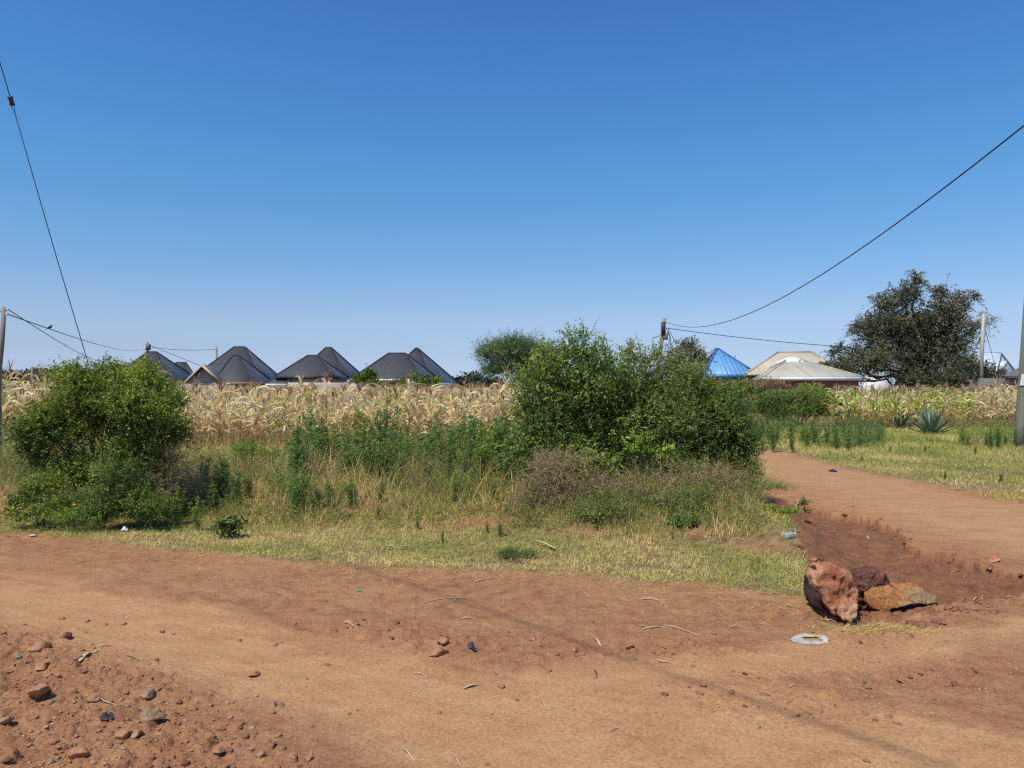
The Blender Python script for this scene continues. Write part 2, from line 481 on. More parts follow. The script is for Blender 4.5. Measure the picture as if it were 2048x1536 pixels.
def lobe_sprigs(lobes, n, L, k, size, aspect, outw=0.9, upw=0.5, shell=0.45, droop=0.25, tintfn=None, gap=0.0, spread=1.0, up=0.5, minz=0.03, rnd=0.5, base_t=0.5):
    """lobes: (cx,cy,cz,rx,ry,rz). Returns leaf mesh and sprig origins"""
    sub = []
    for l in lobes:                        # every lobe breaks up into clumps of its own
        m = int(np.clip(5 + 30 * l[3] * l[5], 5, 13))
        q = ball(m, 0.35) * 0.82
        q[:, 2] += 0.12
        for a in q:
            f = rng.uniform(0.30, 0.50)
            sub.append((l[0] + a[0] * l[3], l[1] + a[1] * l[4], l[2] + a[2] * l[5], l[3] * f * 1.1, l[4] * f, l[5] * f))
        sub.append((l[0], l[1], l[2], l[3] * .62, l[4] * .62, l[5] * .62))
    lobes = sub
    vol = np.array([l[3] * l[4] * l[5] for l in lobes]) ** 0.66
    cnt = np.maximum(3, (n * vol / vol.sum()).astype(int))
    O, D, Tn = [], [], []
    for (cx, cy, cz, rx, ry, rz), c in zip(lobes, cnt):
        q = ball(c, shell)
        O.append(np.array([cx, cy, cz]) + q * np.array([rx, ry, rz]))
        D.append(q * outw / max(0.3, 1) + np.array([0, 0, upw]) + rng.normal(0, rnd, (c, 3)) * 0.6)
        Tn.append(np.full(c, rng.normal(0, 0.13)))
    O = np.concatenate(O); D = np.concatenate(D); T = np.concatenate(Tn)
    if gap > 0:
        sc = np.mean([l[3] for l in lobes]) * 0.42
        g = vn3(O / sc + 31.7, 5)
        keep = (g > gap + .07) | (rng.random(len(O)) < .12)
        O, D, T = O[keep], D[keep], T[keep]
    gr = H(float(O[:, 0].mean()), float(O[:, 1].mean()))
    O[:, 2] = np.maximum(O[:, 2], gr + minz)
    T = np.clip(base_t + T + (vn3(O / 0.22, 8) - 0.5) * 0.5 + rng.normal(0, 0.07, len(O)), 0, 1)
    if tintfn is not None: T = tintfn(O, T)
    Lr = L * rng.uniform(0.5, 1.2, len(O)) * np.where(rng.random(len(O)) < 0.05, 2.0, 1.0)
    return sprigs(O, D, Lr, k, size, aspect, T, spread, droop, up), (O, D, Lr)
def limbs(base, targets, r0, r1, wob=0.08, n=8, sides=6, t=0.5, split=0.35):
    parts = []
    base = np.asarray(base, float)
    for tg in targets:
        tg = np.asarray(tg, float)
        s = np.linspace(0, 1, n)[:, None]
        mid = base + (tg - base) * np.array([0.25, 0.25, 0.6])
        pts = (1 - s) ** 2 * base + 2 * s * (1 - s) * mid + s ** 2 * tg
        pts = pts + np.sin(s * pi) * rng.normal(0, wob, (n, 3)) * np.linalg.norm(tg - base) * 0.35
        parts.append(tube(pts, [r0, (r0 + r1) * 0.4, r1], sides, t))
    return join(parts)
def rock(seed, sub=3, rough=0.25, cuts=5, squash=(1, 1, 0.7), fine=0.04, cutd=(0.55, 0.8)):
    """unit rock as vertices and triangles"""
    bm = bmesh.new(); bmesh.ops.create_icosphere(bm, subdivisions=sub, radius=1)
    V = np.array([v.co[:] for v in bm.verts]); F = np.array([[v.index for v in f.verts] for f in bm.faces]); bm.free()
    r = np.random.default_rng(seed)
    V = V * (1 + rough * (vn3(V * 1.3 + seed * 3.1, seed) * 2 - 1))[:, None]
    for _ in range(cuts):
        n = norm(r.normal(0, 1, 3)); d = r.uniform(*cutd)
        e = V @ n - d
        V = V - np.maximum(e, 0)[:, None] * n * 0.93
    n = norm(V)
    V = V + n * ((vn3(V * 4.5 + seed, seed + 3) - 0.5) * fine * 2 + (vn3(V * 11 + seed, seed + 4) - 0.5) * fine)[:, None]
    V = V - (V.max(0) + V.min(0)) / 2
    V = V / np.abs(V).max(0)
    return V * np.array(squash), F
def place(V, c, s, rz=0.0, ry=0.0):
    ca, sa = math.cos(rz), math.sin(rz); cb, sb = math.cos(ry), math.sin(ry)
    R = np.array([[ca, -sa, 0], [sa, ca, 0], [0, 0, 1]]) @ np.array([[cb, 0, sb], [0, 1, 0], [-sb, 0, cb]])
    return (V * s) @ R.T + np.asarray(c)
def box(c, s, rz=0.0):
    V = np.array([(x, y, z) for x in (-.5, .5) for y in (-.5, .5) for z in (-.5, .5)])
    F = np.array([[0, 1, 3, 2], [4, 6, 7, 5], [0, 4, 5, 1], [2, 3, 7, 6], [0, 2, 6, 4], [1, 5, 7, 3]])
    return place(V, c, np.asarray(s), rz), F, np.full(8, .5)
def beam(a, b, w, h, t=.5):               # box between two points
    a = np.asarray(a, float); b = np.asarray(b, float)
    d = norm(b - a); s = norm(np.cross(d, [0, 0, 1.0])); u = np.cross(s, d)
    V = np.array([p + s * i * w / 2 + u * j * h / 2 for p in (a, b) for i in (-1, 1) for j in (-1, 1)])
    F = np.array([[0, 1, 3, 2], [4, 6, 7, 5], [0, 4, 5, 1], [2, 3, 7, 6], [0, 2, 6, 4], [1, 5, 7, 3]])
    return V, F, np.full(8, t)
exec_parts = True

# ================================================================== GROUND
def build_ground():
    U = np.concatenate([[-60, -25, -12, -6, -3.5, -2.2, -1.7], np.linspace(-1.3, 1.3, 860), [1.7, 2.2, 3.5, 6, 12, 25, 60]])
    yn = [-60, -30, -15, -8, -4, -2, -0.5, 0.4, 1.1, 1.7, 2.2]
    y = 2.45
    while y < 30:
        yn.append(y); y *= 1.0042 if y < 9 else 1.0075
    while y < 3000:
        yn.append(y); y *= 1.06
    Y = np.array(yn)
    X = U[None] * (0.70 * np.maximum(Y, 0)[:, None] + 0.9)
    YY = np.broadcast_to(Y[:, None], X.shape)
    x = X.ravel(); yy = YY.ravel()
    z = full(x, yy)
    V = np.stack([x, yy, z], -1)
    nr, nc = X.shape
    i = np.arange(nr - 1)[:, None] * nc + np.arange(nc - 1)[None]
    F = np.stack([i, i + 1, i + nc + 1, i + nc], -1).reshape(-1, 4)
    dust, veg, rub, ditch = zones(x, yy)
    sd, stt, ssd = segd(x, yy, TR[0][0])
    streak = fb2(stt * 0.5, sd * ssd, 0.16, 4, 501) * 0.6 + fb2(stt * 0.16, sd * ssd, 0.05, 2, 507) * 0.6
    m, nt, p = nodes('red earth')
    n_big = noise(nt, 0.9, 4, 0.6); n_mid = noise(nt, 7, 5, 0.65); n_fine = noise(nt, 55, 5, 0.7)
    n_str = noise(nt, 2.6, 6, 0.7, 'Object', (0.8, 1.5, 1))
    red = ramp(nt, [(0.22, 0.092, 0.045), (0.305, 0.145, 0.068), (0.37, 0.195, 0.094)], n_mid, [0.3, 0.5, 0.72])
    tan = ramp(nt, [(0.33, 0.168, 0.074), (0.385, 0.208, 0.095), (0.43, 0.245, 0.118)], n_str, [0.3, 0.5, 0.72])
    dk = ramp(nt, [(0.12, 0.048, 0.028), (0.21, 0.088, 0.046)], n_mid, [0.35, 0.65])
    vg = ramp(nt, [(0.13, 0.062, 0.030), (0.22, 0.15, 0.065), (0.30, 0.24, 0.11)], n_mid, [0.3, 0.5, 0.68])
    d = attr(nt, 'dust').outputs['Fac']
    d = math_(nt, 'ADD', d, math_(nt, 'MULTIPLY', math_(nt, 'SUBTRACT', n_str, 0.5), 0.8), False)
    d = math_(nt, 'ADD', d, math_(nt, 'MULTIPLY', attr(nt, 'streak').outputs['Fac'], 0.55), True)
    d2 = math_(nt, 'ADD', d, ramp(nt, [(0, 0, 0), (0.42, 0.42, 0.42)], n_big, [0.42, 0.66]), True)
    c = mixc(nt, d2, red, tan)
    c = mixc(nt, math_(nt, 'MULTIPLY', attr(nt, 'ditch').outputs['Fac'], 0.75), c, dk)
    c = mixc(nt, attr(nt, 'rub').outputs['Fac'], c, mixc(nt, 0.55, c, red))
    c = mixc(nt, attr(nt, 'veg').outputs['Fac'], c, vg)
    c = mixc(nt, 0.55, c, ramp(nt, [(0.35, 0.32, 0.30), (1.0, 1.0, 1.0), (1.6, 1.6, 1.55)], n_fine, [0.3, 0.5, 0.72]), 'MULTIPLY')
    nt.links.new(c, p.inputs['Base Color'])
    p.inputs['Roughness'].default_value = 0.95; p.inputs['Specular IOR Level'].default_value = 0.12
    hgt = math_(nt, 'ADD', math_(nt, 'MULTIPLY', n_fine, 0.5), n_mid)
    b = nt.nodes.new('ShaderNodeBump'); b.inputs['Distance'].default_value = 0.02
    nt.links.new(math_(nt, 'SUBTRACT', 1.0, math_(nt, 'MULTIPLY', attr(nt, 'dust').outputs['Fac'], 0.7)), b.inputs['Strength'])
    nt.links.new(hgt, b.inputs['Height']); nt.links.new(b.outputs[0], p.inputs['Normal'])
    o = mesh('ground', V, F, m, smooth=True, attrs=dict(streak=streak, dust=dust, veg=veg, rub=rub, ditch=ditch))
    prop(o, kind='structure')
build_ground()

# ================================================================== MATERIALS OF THE PLACE
GREEN_BUSH = leafmat('bush leaf', [(0.072, 0.106, 0.026), (0.133, 0.198, 0.030), (0.245, 0.327, 0.041), (0.448, 0.482, 0.065)], 0.28)
GREEN_DARK = leafmat('dark leaf', [(0.050, 0.092, 0.022), (0.115, 0.190, 0.034), (0.23, 0.32, 0.055), (0.40, 0.47, 0.095)], 0.34)
OLIVE = leafmat('olive leaf', [(0.090, 0.115, 0.030), (0.18, 0.23, 0.05), (0.29, 0.35, 0.08), (0.42, 0.45, 0.13)], 0.34)
WEED = leafmat('weed leaf', [(0.045, 0.10, 0.030), (0.085, 0.17, 0.042), (0.15, 0.26, 0.055), (0.30, 0.40, 0.08)], 0.32)
LIME = leafmat('lime leaf', [(0.142, 0.228, 0.031), (0.255, 0.362, 0.045), (0.383, 0.483, 0.070), (0.510, 0.563, 0.101)], 0.3)
BROWN = leafmat('dry twig leaf', [(0.22, 0.125, 0.065), (0.38, 0.245, 0.13), (0.52, 0.38, 0.20), (0.36, 0.38, 0.11)], 0.3)
TREE_GREY = leafmat('grey tree leaf', [(0.05, 0.055, 0.030), (0.11, 0.118, 0.06), (0.20, 0.195, 0.10), (0.36, 0.27, 0.185)], 0.18)
ACACIA = leafmat('acacia leaf', [(0.039, 0.078, 0.033), (0.091, 0.156, 0.052), (0.156, 0.247, 0.085), (0.234, 0.312, 0.117)], 0.2)
FARWOOD = leafmat('far tree leaf', [(0.03, 0.045, 0.03), (0.05, 0.075, 0.04), (0.08, 0.11, 0.055)], 0.1)
GRASS = leafmat('grass blade', [(0.165, 0.238, 0.039), (0.346, 0.387, 0.073), (0.611, 0.536, 0.157), (0.858, 0.625, 0.246)], 0.3)
DRYGRASS = leafmat('dry grass blade', [(0.211, 0.269, 0.048), (0.421, 0.381, 0.101), (0.633, 0.460, 0.168), (0.844, 0.603, 0.263)], 0.25)
MAIZE = leafmat('dry maize leaf', [(0.42, 0.24, 0.10), (0.68, 0.47, 0.22), (0.84, 0.67, 0.37), (0.93, 0.83, 0.56), (0.58, 0.56, 0.09), (0.27, 0.40, 0.06)], 0.40, 0.65, [0, 0.3, 0.6, 0.8, 0.9, 1.0])
TASSEL = leafmat('maize tassel', [(0.20, 0.11, 0.07), (0.34, 0.21, 0.13), (0.45, 0.33, 0.2)], 0.2)
BARK = plain('bark', [(0.06, 0.045, 0.033), (0.14, 0.11, 0.085)], 9, 0.9, (30, 0.5, 0.01), (1, 1, 0.3))
STEMG = plain('green stem', [(0.08, 0.10, 0.04), (0.16, 0.16, 0.08)], 12, 0.8)
STALK = plain('maize stalk', [(0.28, 0.19, 0.09), (0.45, 0.34, 0.18)], 8, 0.8)
PETAL = leafmat('orange petal', [(0.65, 0.22, 0.02), (0.80, 0.42, 0.05), (0.85, 0.62, 0.06)], 0.2)
PINK = leafmat('magenta bract', [(0.30, 0.02, 0.12), (0.48, 0.05, 0.22)], 0.25)
SUCC = leafmat('agave leaf', [(0.07, 0.13, 0.09), (0.14, 0.21, 0.14), (0.24, 0.30, 0.19)], 0.05, 0.5)
POLE = plain('weathered pole', [(0.13, 0.11, 0.08), (0.25, 0.22, 0.165), (0.34, 0.31, 0.25)], 5, 0.85, (18, 0.5, 0.008), (1, 1, 0.12))
POLE_G = plain('greenish weathered pole', [(0.10, 0.10, 0.065), (0.19, 0.185, 0.125), (0.28, 0.26, 0.19)], 4, 0.85, (16, 0.6, 0.01), (1, 1, 0.08))
CABLE = plain('black cable', [(0.02, 0.022, 0.026), (0.03, 0.032, 0.036)], 3, 0.5)
WOODT = plain('dry twig', [(.26, .17, .10), (.38, .27, .17)], 9, .85)
PALEP = plain('pale pole', [(.36, .34, .28), (.48, .46, .38)], 4, .85, (16, .5, .01), (1, 1, .1))
WIRE = plain('steel wire', [(0.05, 0.055, 0.065), (0.07, 0.075, 0.085)], 3, 0.5, None, None, 0.3, 0.3)

def field(n, ylo, yhi, ulo, uhi, dens):
    u = rng.uniform(ulo, uhi, n); y = np.sqrt(rng.uniform(ylo ** 2, yhi ** 2, n)); x = u * y
    k = rng.random(n) < dens(x, y, u)
    return x[k], y[k]
def undergrowth(name, label, x, y, hmax, mat, tint, k=8, leaf=0.022, L=0.13, aspect=0.4):
    N = len(x); z = full(x, y)
    org = np.stack([x, y, z + hmax * rng.random(N) ** 1.5], -1)
    d = np.stack([rng.normal(0, .6, N), rng.normal(0, .6, N), np.full(N, .7)], -1)
    v, f, t = sprigs(org, d, L * rng.uniform(.6, 1.4, N), k, leaf, aspect, tint, 1.1, 0.3, 0.4)
    v2, f2, t2 = twigs(org, d, L * np.ones(N), 0.0018, .3, 0.2)
    prop(mesh(name, np.concatenate([v, v2]), [f, f2 + len(v)], mat, None, np.concatenate([t, t2])), label, None, None, 'stuff')
# ================================================================== BUSHES
def lobes_px(L):
    """(px, py, rx px, ry px, distance, depth m) -> world ellipsoids"""
    out = []
    for px, py, rx, ry, d, dp in L:
        c = P(px, py, d)
        out.append((c[0], c[1], c[2], rx / FPX * d, dp, ry / FPX * d))
    return out
def bush(name, label, cat, L, n, mat, base_px, leaf=0.03, aspect=0.5, k=9, tl=0.22, stem_n=7, stem_r=0.022, tintfn=None, gap=0.0, group=None,
         flowers=0, spread=1.0, droop=0.2, shell=0.45, upw=0.5, bark=None, fmat=None, base_d=None, up=0.5, rnd=0.5, stick_r=0.0022, base_t=0.5, trunk='stem', crown='foliage', flower='flower', fsize=0.035):
    lob = lobes_px(L)
    bx = np.mean([l[0] for l in lob]) if base_px is None else (base_px - 1024) / FPX * (base_d or L[0][4])
    by = base_d or L[0][4]
    t = thing(name, (bx, by, H(bx, by)), label, cat, group)
    (V, F, T), (O, D, Lr) = lobe_sprigs(lob, n, tl, k, leaf, aspect, tintfn=tintfn, gap=gap, spread=spread, droop=droop, shell=shell, upw=upw, up=up, rnd=rnd, base_t=base_t)
    mesh(crown, V, F, mat, t, T)
    parts = []
    base = np.array([bx, by, H(bx, by) - 0.05])
    big = sorted(lob, key=lambda l: -l[3] * l[5])[:stem_n]
    for l in big:
        b = base + np.array([rng.normal(0, 0.09), rng.normal(0, 0.07), 0])
        tg = np.array(l[:3]) + np.array([0, 0, 0.2 * l[5]])
        parts.append(limbs(b, [tg], stem_r * rng.uniform(0.7, 1.2), stem_r * 0.25))
        for q in range(4):
            a = b + (tg - b) * rng.uniform(0.35, 0.9)
            e = np.array(l[:3]) + ball(1, 0.3)[0] * np.array([l[3], l[4], l[5]]) * 0.9
            e[2] = max(e[2], base[2] + 0.15)
            parts.append(limbs(a, [e], stem_r * 0.4, stem_r * 0.12, n=6, sides=5))
    V2, F2, T2 = join(parts)
    qs = fixq(F2)
    sel = rng.random(len(O)) < 0.6
    Vt, Ft, Tt = twigs(O[sel], D[sel], Lr[sel] * 0.95, stick_r, droop)
    mesh(trunk, np.concatenate([V2, Vt]), [f for f in qs] + [Ft + len(V2)], bark or BARK, t)
    if flowers:
        for i in rng.choice(len(O), flowers):
            c = O[i] + norm(D[i]) * Lr[i] + np.array([0, -0.02, 0.01])
            m = 6
            a = np.arange(m) / m * 2 * pi
            d = np.stack([np.cos(a), np.sin(a), np.full(m, 0.5)], -1) + np.array([0, -0.5, 0])
            v, f, tt = leaves(np.repeat(c[None], m, 0), d, fsize, 0.8, 0.3)
            mesh(flower, v, f, fmat or PETAL, t, tt)
    return t

def top_light(z0, z1, lo=0.0, hi=0.35):   # paler tint puts the sunlit top of a bush into the leaf colour
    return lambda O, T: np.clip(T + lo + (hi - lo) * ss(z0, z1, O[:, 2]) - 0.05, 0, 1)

# the big thicket in the middle: several shrubs grown into one another
bush('climbing_shrub', 'tall green shrub whose broad leafed top stands highest in the middle thicket', 'shrub',
     [(1130, 850, 105, 110, 10.3, .75), (1085, 790, 62, 60, 10.2, .5), (1180, 775, 80, 66, 10.4, .6), (1120, 725, 52, 34, 10.2, .35), (1145, 700, 30, 22, 10.2, .25), (1138, 678, 12, 16, 10.2, .15), (1200, 700, 14, 20, 10.3, .15), (1095, 700, 14, 18, 10.2, .15), (1172, 676, 9, 14, 10.2, .12), (1215, 716, 10, 14, 10.3, .12), (1068, 722, 12, 14, 10.2, .15),
      (1195, 722, 28, 30, 10.3, .25), (1060, 860, 42, 60, 10.1, .4), (1120, 940, 95, 55, 10.1, .6), (1220, 850, 70, 90, 10.5, .7), (1070, 930, 50, 40, 9.9, .4), (1160, 960, 60, 40, 9.8, .4), (1075, 1000, 36, 22, 9.4, .3), (1200, 1010, 60, 26, 9.3, .3), (1040, 900, 30, 40, 10.0, .3)],
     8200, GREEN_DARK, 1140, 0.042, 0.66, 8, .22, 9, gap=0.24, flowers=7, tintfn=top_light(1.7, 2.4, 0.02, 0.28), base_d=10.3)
bush('thicket_shrub', 'olive green shrub in the middle of the thicket, in front of the leaning pole', 'shrub',
     [(1290, 850, 95, 100, 10.6, .8), (1250, 770, 62, 62, 10.6, .55), (1330, 775, 66, 56, 10.7, .6), (1258, 718, 26, 24, 10.6, .3), (1305, 724, 26, 22, 10.6, .3), (1262, 696, 8, 12, 10.6, .1), (1312, 700, 8, 12, 10.6, .1), (1350, 716, 14, 16, 10.6, .2), (1355, 850, 80, 90, 10.5, .7),
      (1240, 940, 80, 50, 10.3, .6), (1330, 930, 80, 50, 10.3, .6), (1280, 970, 70, 34, 9.8, .4), (1370, 960, 60, 36, 9.8, .4), (1310, 1010, 60, 22, 9.3, .3)],
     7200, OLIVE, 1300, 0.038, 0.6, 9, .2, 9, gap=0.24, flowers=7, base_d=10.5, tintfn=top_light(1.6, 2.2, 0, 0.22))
bush('rounded_shrub', 'dense dark shrub forming the right hand end of the thicket beside the dirt track', 'shrub',
     [(1440, 860, 78, 72, 10.7, .8), (1400, 805, 66, 44, 10.7, .6), (1465, 815, 44, 40, 10.6, .5), (1480, 880, 42, 56, 10.5, .5), (1400, 905, 80, 52, 10.4, .6), (1425, 778, 40, 20, 10.8, .35), (1485, 785, 30, 16, 10.7, .3), (1390, 760, 24, 24, 10.8, .35), (1475, 940, 44, 34, 10.2, .4), (1460, 985, 44, 24, 9.8, .3)],
     6000, GREEN_DARK, 1430, 0.036, 0.6, 9, .2, 9, gap=0.25, flowers=8, base_d=10.6, tintfn=top_light(1.5, 2.1, -0.04, 0.2))
bush('lime_creeper', 'bright lime green creeper low on the front of the thicket', 'creeper',
     [(1290, 905, 34, 13, 9.7, .12), (1265, 900, 20, 12, 9.7, .1), (1330, 912, 22, 14, 9.7, .12), (1215, 925, 20, 12, 9.7, .1), (1180, 912, 14, 9, 9.7, .1), (1290, 880, 30, 9, 9.75, .1)],
     190, LIME, 1280, 0.045, 0.75, 7, .12, 5, 0.008, base_d=9.75, gap=0, fsize=.03, base_t=0.35)
bush('dry_brush', 'brown dried tangle of twigs at the left foot of the thicket', 'dry brush',
     [(1110, 965, 75, 50, 9.4, .4), (1060, 1000, 55, 36, 9.2, .35), (1175, 985, 60, 44, 9.3, .4), (1130, 920, 55, 30, 9.5, .3)],
     1500, BROWN, 1110, 0.024, 0.3, 12, .26, 8, 0.009, base_d=9.35, gap=0.25, droop=0.45, up=0.2, rnd=1.0, stick_r=0.003, base_t=0.6, bark=WOODT)
bush('dry_brush', 'reddish brown dry brush hanging over the ditch bank under the dark shrub', 'dry brush',
     [(1400, 965, 70, 46, 9.6, .4), (1460, 975, 50, 40, 9.6, .35), (1330, 985, 60, 44, 9.4, .4), (1260, 985, 60, 50, 9.3, .4), (1480, 1010, 36, 20, 9.4, .3)],
     1500, BROWN, 1370, 0.024, 0.3, 12, .26, 8, 0.009, base_d=9.5, gap=0.24, droop=0.45, up=0.2, rnd=1.0, stick_r=0.003, base_t=0.55, bark=WOODT)
bush('low_olive_bush', 'low olive green bush spilling from the thicket towards the plastic bottle', 'bush',
     [(1220, 1030, 60, 34, 8.9, .3), (1180, 1050, 40, 26, 8.7, .25), (1400, 1010, 50, 26, 9.1, .25), (1490, 1030, 40, 22, 9.0, .2), (1330, 1010, 40, 26, 9.0, .25)],
     1400, OLIVE, 1300, 0.026, 0.4, 11, .2, 8, 0.006, base_d=8.95, gap=0.25, base_t=0.6)

# the dark bush at the left with its small umbrella like top
bush('spreading_bush', 'large dark green bush at the left with a dense top and open leggy base', 'bush',
     [(190, 810, 105, 52, 9.8, .85), (100, 850, 62, 42, 9.6, .6), (285, 815, 62, 50, 9.7, .65), (165, 770, 62, 30, 9.8, .5), (270, 765, 45, 28, 9.8, .4), (70, 880, 40, 26, 9.5, .4),
      (210, 745, 20, 18, 9.8, .2), (120, 765, 18, 14, 9.9, .2), (300, 750, 18, 22, 9.8, .2), (205, 860, 60, 26, 9.7, .5), (285, 885, 48, 40, 9.6, .5), (335, 860, 40, 44, 9.7, .4), (60, 905, 26, 12, 9.5, .25), (345, 810, 26, 26, 9.7, .3), (245, 935, 55, 45, 9.5, .4), (165, 925, 34, 26, 9.6, .3), (310, 930, 34, 36, 9.5, .3), (140, 880, 50, 22, 9.6, .4), (110, 935, 36, 22, 9.5, .25), (75, 925, 28, 18, 9.5, .25), (150, 955, 36, 26, 9.5, .3), (345, 870, 34, 36, 9.6, .3)],
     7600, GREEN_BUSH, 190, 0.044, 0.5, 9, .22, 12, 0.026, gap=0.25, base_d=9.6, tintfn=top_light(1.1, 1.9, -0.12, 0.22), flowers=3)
bush('lantana_bush', 'small yellow green bush with orange flower heads at the lower left of the leggy bush', 'bush',
     [(85, 978, 44, 28, 9.1, .3), (120, 1015, 38, 22, 9.0, .25), (52, 1012, 34, 24, 9.1, .25), (90, 1030, 48, 16, 8.9, .2), (30, 1030, 30, 14, 8.9, .2)],
     900, GREEN_BUSH, 88, 0.03, 0.6, 9, .14, 5, 0.008, base_d=9.05, flowers=7, base_t=0.45)
bush('dark_understory', 'dark green low bush in front of the leggy bush, beside the lantana', 'bush',
     [(240, 960, 46, 40, 9.0, .35), (218, 1015, 50, 26, 8.9, .3), (272, 1010, 36, 30, 8.9, .3), (165, 1010, 36, 24, 9.2, .25), (310, 1020, 34, 18, 8.9, .2)],
     1900, GREEN_DARK, 205, 0.032, 0.4, 11, .2, 6, 0.009, base_d=8.95, base_t=0.5)
bush('fern_like_plant', 'yellow green feathery plant at the foot of the left bush, nearest the road', 'plant',
     [(155, 1036, 30, 22, 8.75, .18), (128, 1046, 18, 14, 8.7, .12), (184, 1046, 20, 14, 8.7, .12)],
     210, LIME, 155, 0.030, 0.28, 14, .2, 4, 0.006, base_d=8.5, spread=1.4, droop=0.6, base_t=0.22)
bush('wiry_bush', 'grey brown wiry bush leaning against the right side of the left bush', 'bush',
     [(350, 930, 46, 55, 9.6, .4), (335, 985, 46, 34, 9.3, .3), (385, 975, 30, 34, 9.6, .25)],
     800, BROWN, 352, 0.018, 0.35, 12, .26, 7, 0.007, base_d=9.5, gap=0.28, rnd=0.9, base_t=0.72, bark=WOODT)
bush('arching_bush', 'pale yellow green arching bush low in the overgrown strip, right of the small bright bush', 'bush',
     [(600, 975, 50, 24, 9.9, .35), (655, 990, 44, 20, 9.8, .3), (560, 965, 30, 20, 10.0, .3)],
     420, LIME, 610, 0.026, 0.3, 12, .24, 6, 0.006, base_d=9.9, base_t=0.35, rnd=.8)
bush('small_green_bush', 'small bright green bush behind the dry grass between the two thickets', 'bush',
     [(500, 905, 38, 15, 11.2, .3), (540, 915, 30, 14, 11.1, .25), (480, 900, 18, 12, 11.2, .2)],
     360, LIME, 508, 0.030, 0.35, 11, .16, 5, 0.008, base_d=11.2, base_t=0.2)
bush('grey_leaf_sapling', 'tall slim sapling with drooping leaves at the right side of the left bush', 'sapling',
     [(265, 745, 18, 16, 10.2, .2), (310, 770, 18, 24, 10.2, .2), (270, 790, 22, 20, 10.2, .2)],
     170, OLIVE, 285, 0.075, 0.32, 6, .16, 3, 0.012, base_d=10.2, droop=0.8, base_t=0.75)
# plants standing in the verge
bush('drooping_seedling', 'dark seedling with drooping leaves standing alone in the short verge grass', 'seedling',
     [(460, 1045, 22, 10, 8.45, .12), (442, 1048, 12, 8, 8.45, .07), (476, 1050, 12, 8, 8.4, .07), (460, 1058, 10, 10, 8.45, .06)],
     48, OLIVE, 462, 0.07, 0.5, 7, .07, 3, 0.008, base_d=8.45, droop=1.2, base_t=0.35)
bush('ground_shrub', 'small prickly dark green plant lying at the road edge of the verge', 'plant',
     [(1025, 1118, 30, 13, 7.35, .16), (1005, 1126, 18, 9, 7.3, .1), (1055, 1122, 18, 9, 7.35, .1)],
     230, OLIVE, 1028, 0.016, 0.45, 9, .09, 5, 0.004, base_d=7.35, base_t=0.4)
bush('ditch_weed', 'small dark weed with a pale root sticking out of the red ditch bank', 'weed',
     [(1607, 1008, 13, 9, 10.6, .1)], 34, WEED, 1608, 0.035, 0.3, 8, .1, 2, 0.005, base_d=10.6, base_t=0.6)
bush('creeping_weed', 'flat grey green weed creeping over the edge of the far track beside the thicket', 'weed',
     [(1555, 973, 22, 5, 12.6, .2), (1535, 977, 12, 5, 12.5, .12)], 90, OLIVE, 1550, 0.030, 0.5, 7, .1, 2, 0.004, base_d=12.6, base_t=0.7)
bush('bank_weed', 'leafy green weed with yellowish tips next to the plastic bottle', 'weed',
     [(1540, 1042, 18, 14, 9.2, .15), (1585, 1046, 14, 9, 9.2, .12), (1562, 1060, 16, 8, 9.1, .12)], 120, LIME, 1560, 0.034, 0.5, 8, .11, 3, 0.004, base_d=9.2, base_t=0.3)
bush('bank_weed', 'green broad leafed weed on the bare bank below the thicket', 'weed',
     [(1350, 1050, 22, 13, 8.6, .15), (1380, 1052, 14, 10, 8.6, .1)], 80, WEED, 1358, 0.04, 0.5, 8, .12, 3, 0.004, base_d=8.6, base_t=0.6)

# young weeds in the verge and tall green weeds before the maize: copies of a few built plants
def weed_proto(i, h, mat, col):
    t = thing('tall_weed', (0, 0, 0), 'green weed', 'weed', 'tall green weeds before the maize')
    ns = 7 + i % 3
    Vs, St = [], []
    for s in range(ns):
        a = rng.uniform(0, 2 * pi); lean = rng.uniform(0.02, 0.28) * (s > 0)
        hh = h * rng.uniform(0.6, 1.0) if s else h
        ss_ = np.linspace(0, 1, 7)
        pts = np.stack([np.cos(a) * lean * ss_ * hh + rng.normal(0, .006, 7), np.sin(a) * lean * ss_ * hh + rng.normal(0, .006, 7), ss_ * hh], -1)
        St.append(tube(pts, [0.006, 0.002], 4))
        m = 26
        q = rng.uniform(0.12, 1.0, m)
        org = np.stack([np.interp(q, ss_, pts[:, j]) for j in range(3)], -1)
        d = norm(np.stack([rng.normal(0, 1, m), rng.normal(0, 1, m), np.full(m, 0.55)], -1))
        L = 0.16 * (1.15 - q * 0.85) * (h / 0.9)
        v, f, tt = sprigs(org, d, L, 7, 0.042, 0.40, np.clip(0.3 + 0.45 * q + rng.normal(0, .1, m), 0, 1), 1.1, 0.3, 0.5)
        Vs.append((v, f, tt))
    v, f, tt = join(Vs); mesh('foliage', v, f, mat, t, tt)
    v, f, tt = join(St); mesh('stem', v, fixq(f), STEMG, t)
    return t
def dup(root, loc, rz, sc, label, group=None, name=None):
    r = root.copy(); COL.objects.link(r)
    r.location = tuple(float(c) for c in loc); r.rotation_euler = (0, 0, rz); r.scale = (sc, sc, sc)
    r['label'] = label
    if group: r['group'] = group
    if name: r.name = name
    for ch in root.children:
        c = ch.copy(); COL.objects.link(c); c.parent = r
    return r
wp = [weed_proto(i, h, m, 0) for i, (h, m) in enumerate([(1.0, WEED), (0.85, WEED), (0.7, WEED), (0.9, GREEN_BUSH), (0.75, OLIVE)])]
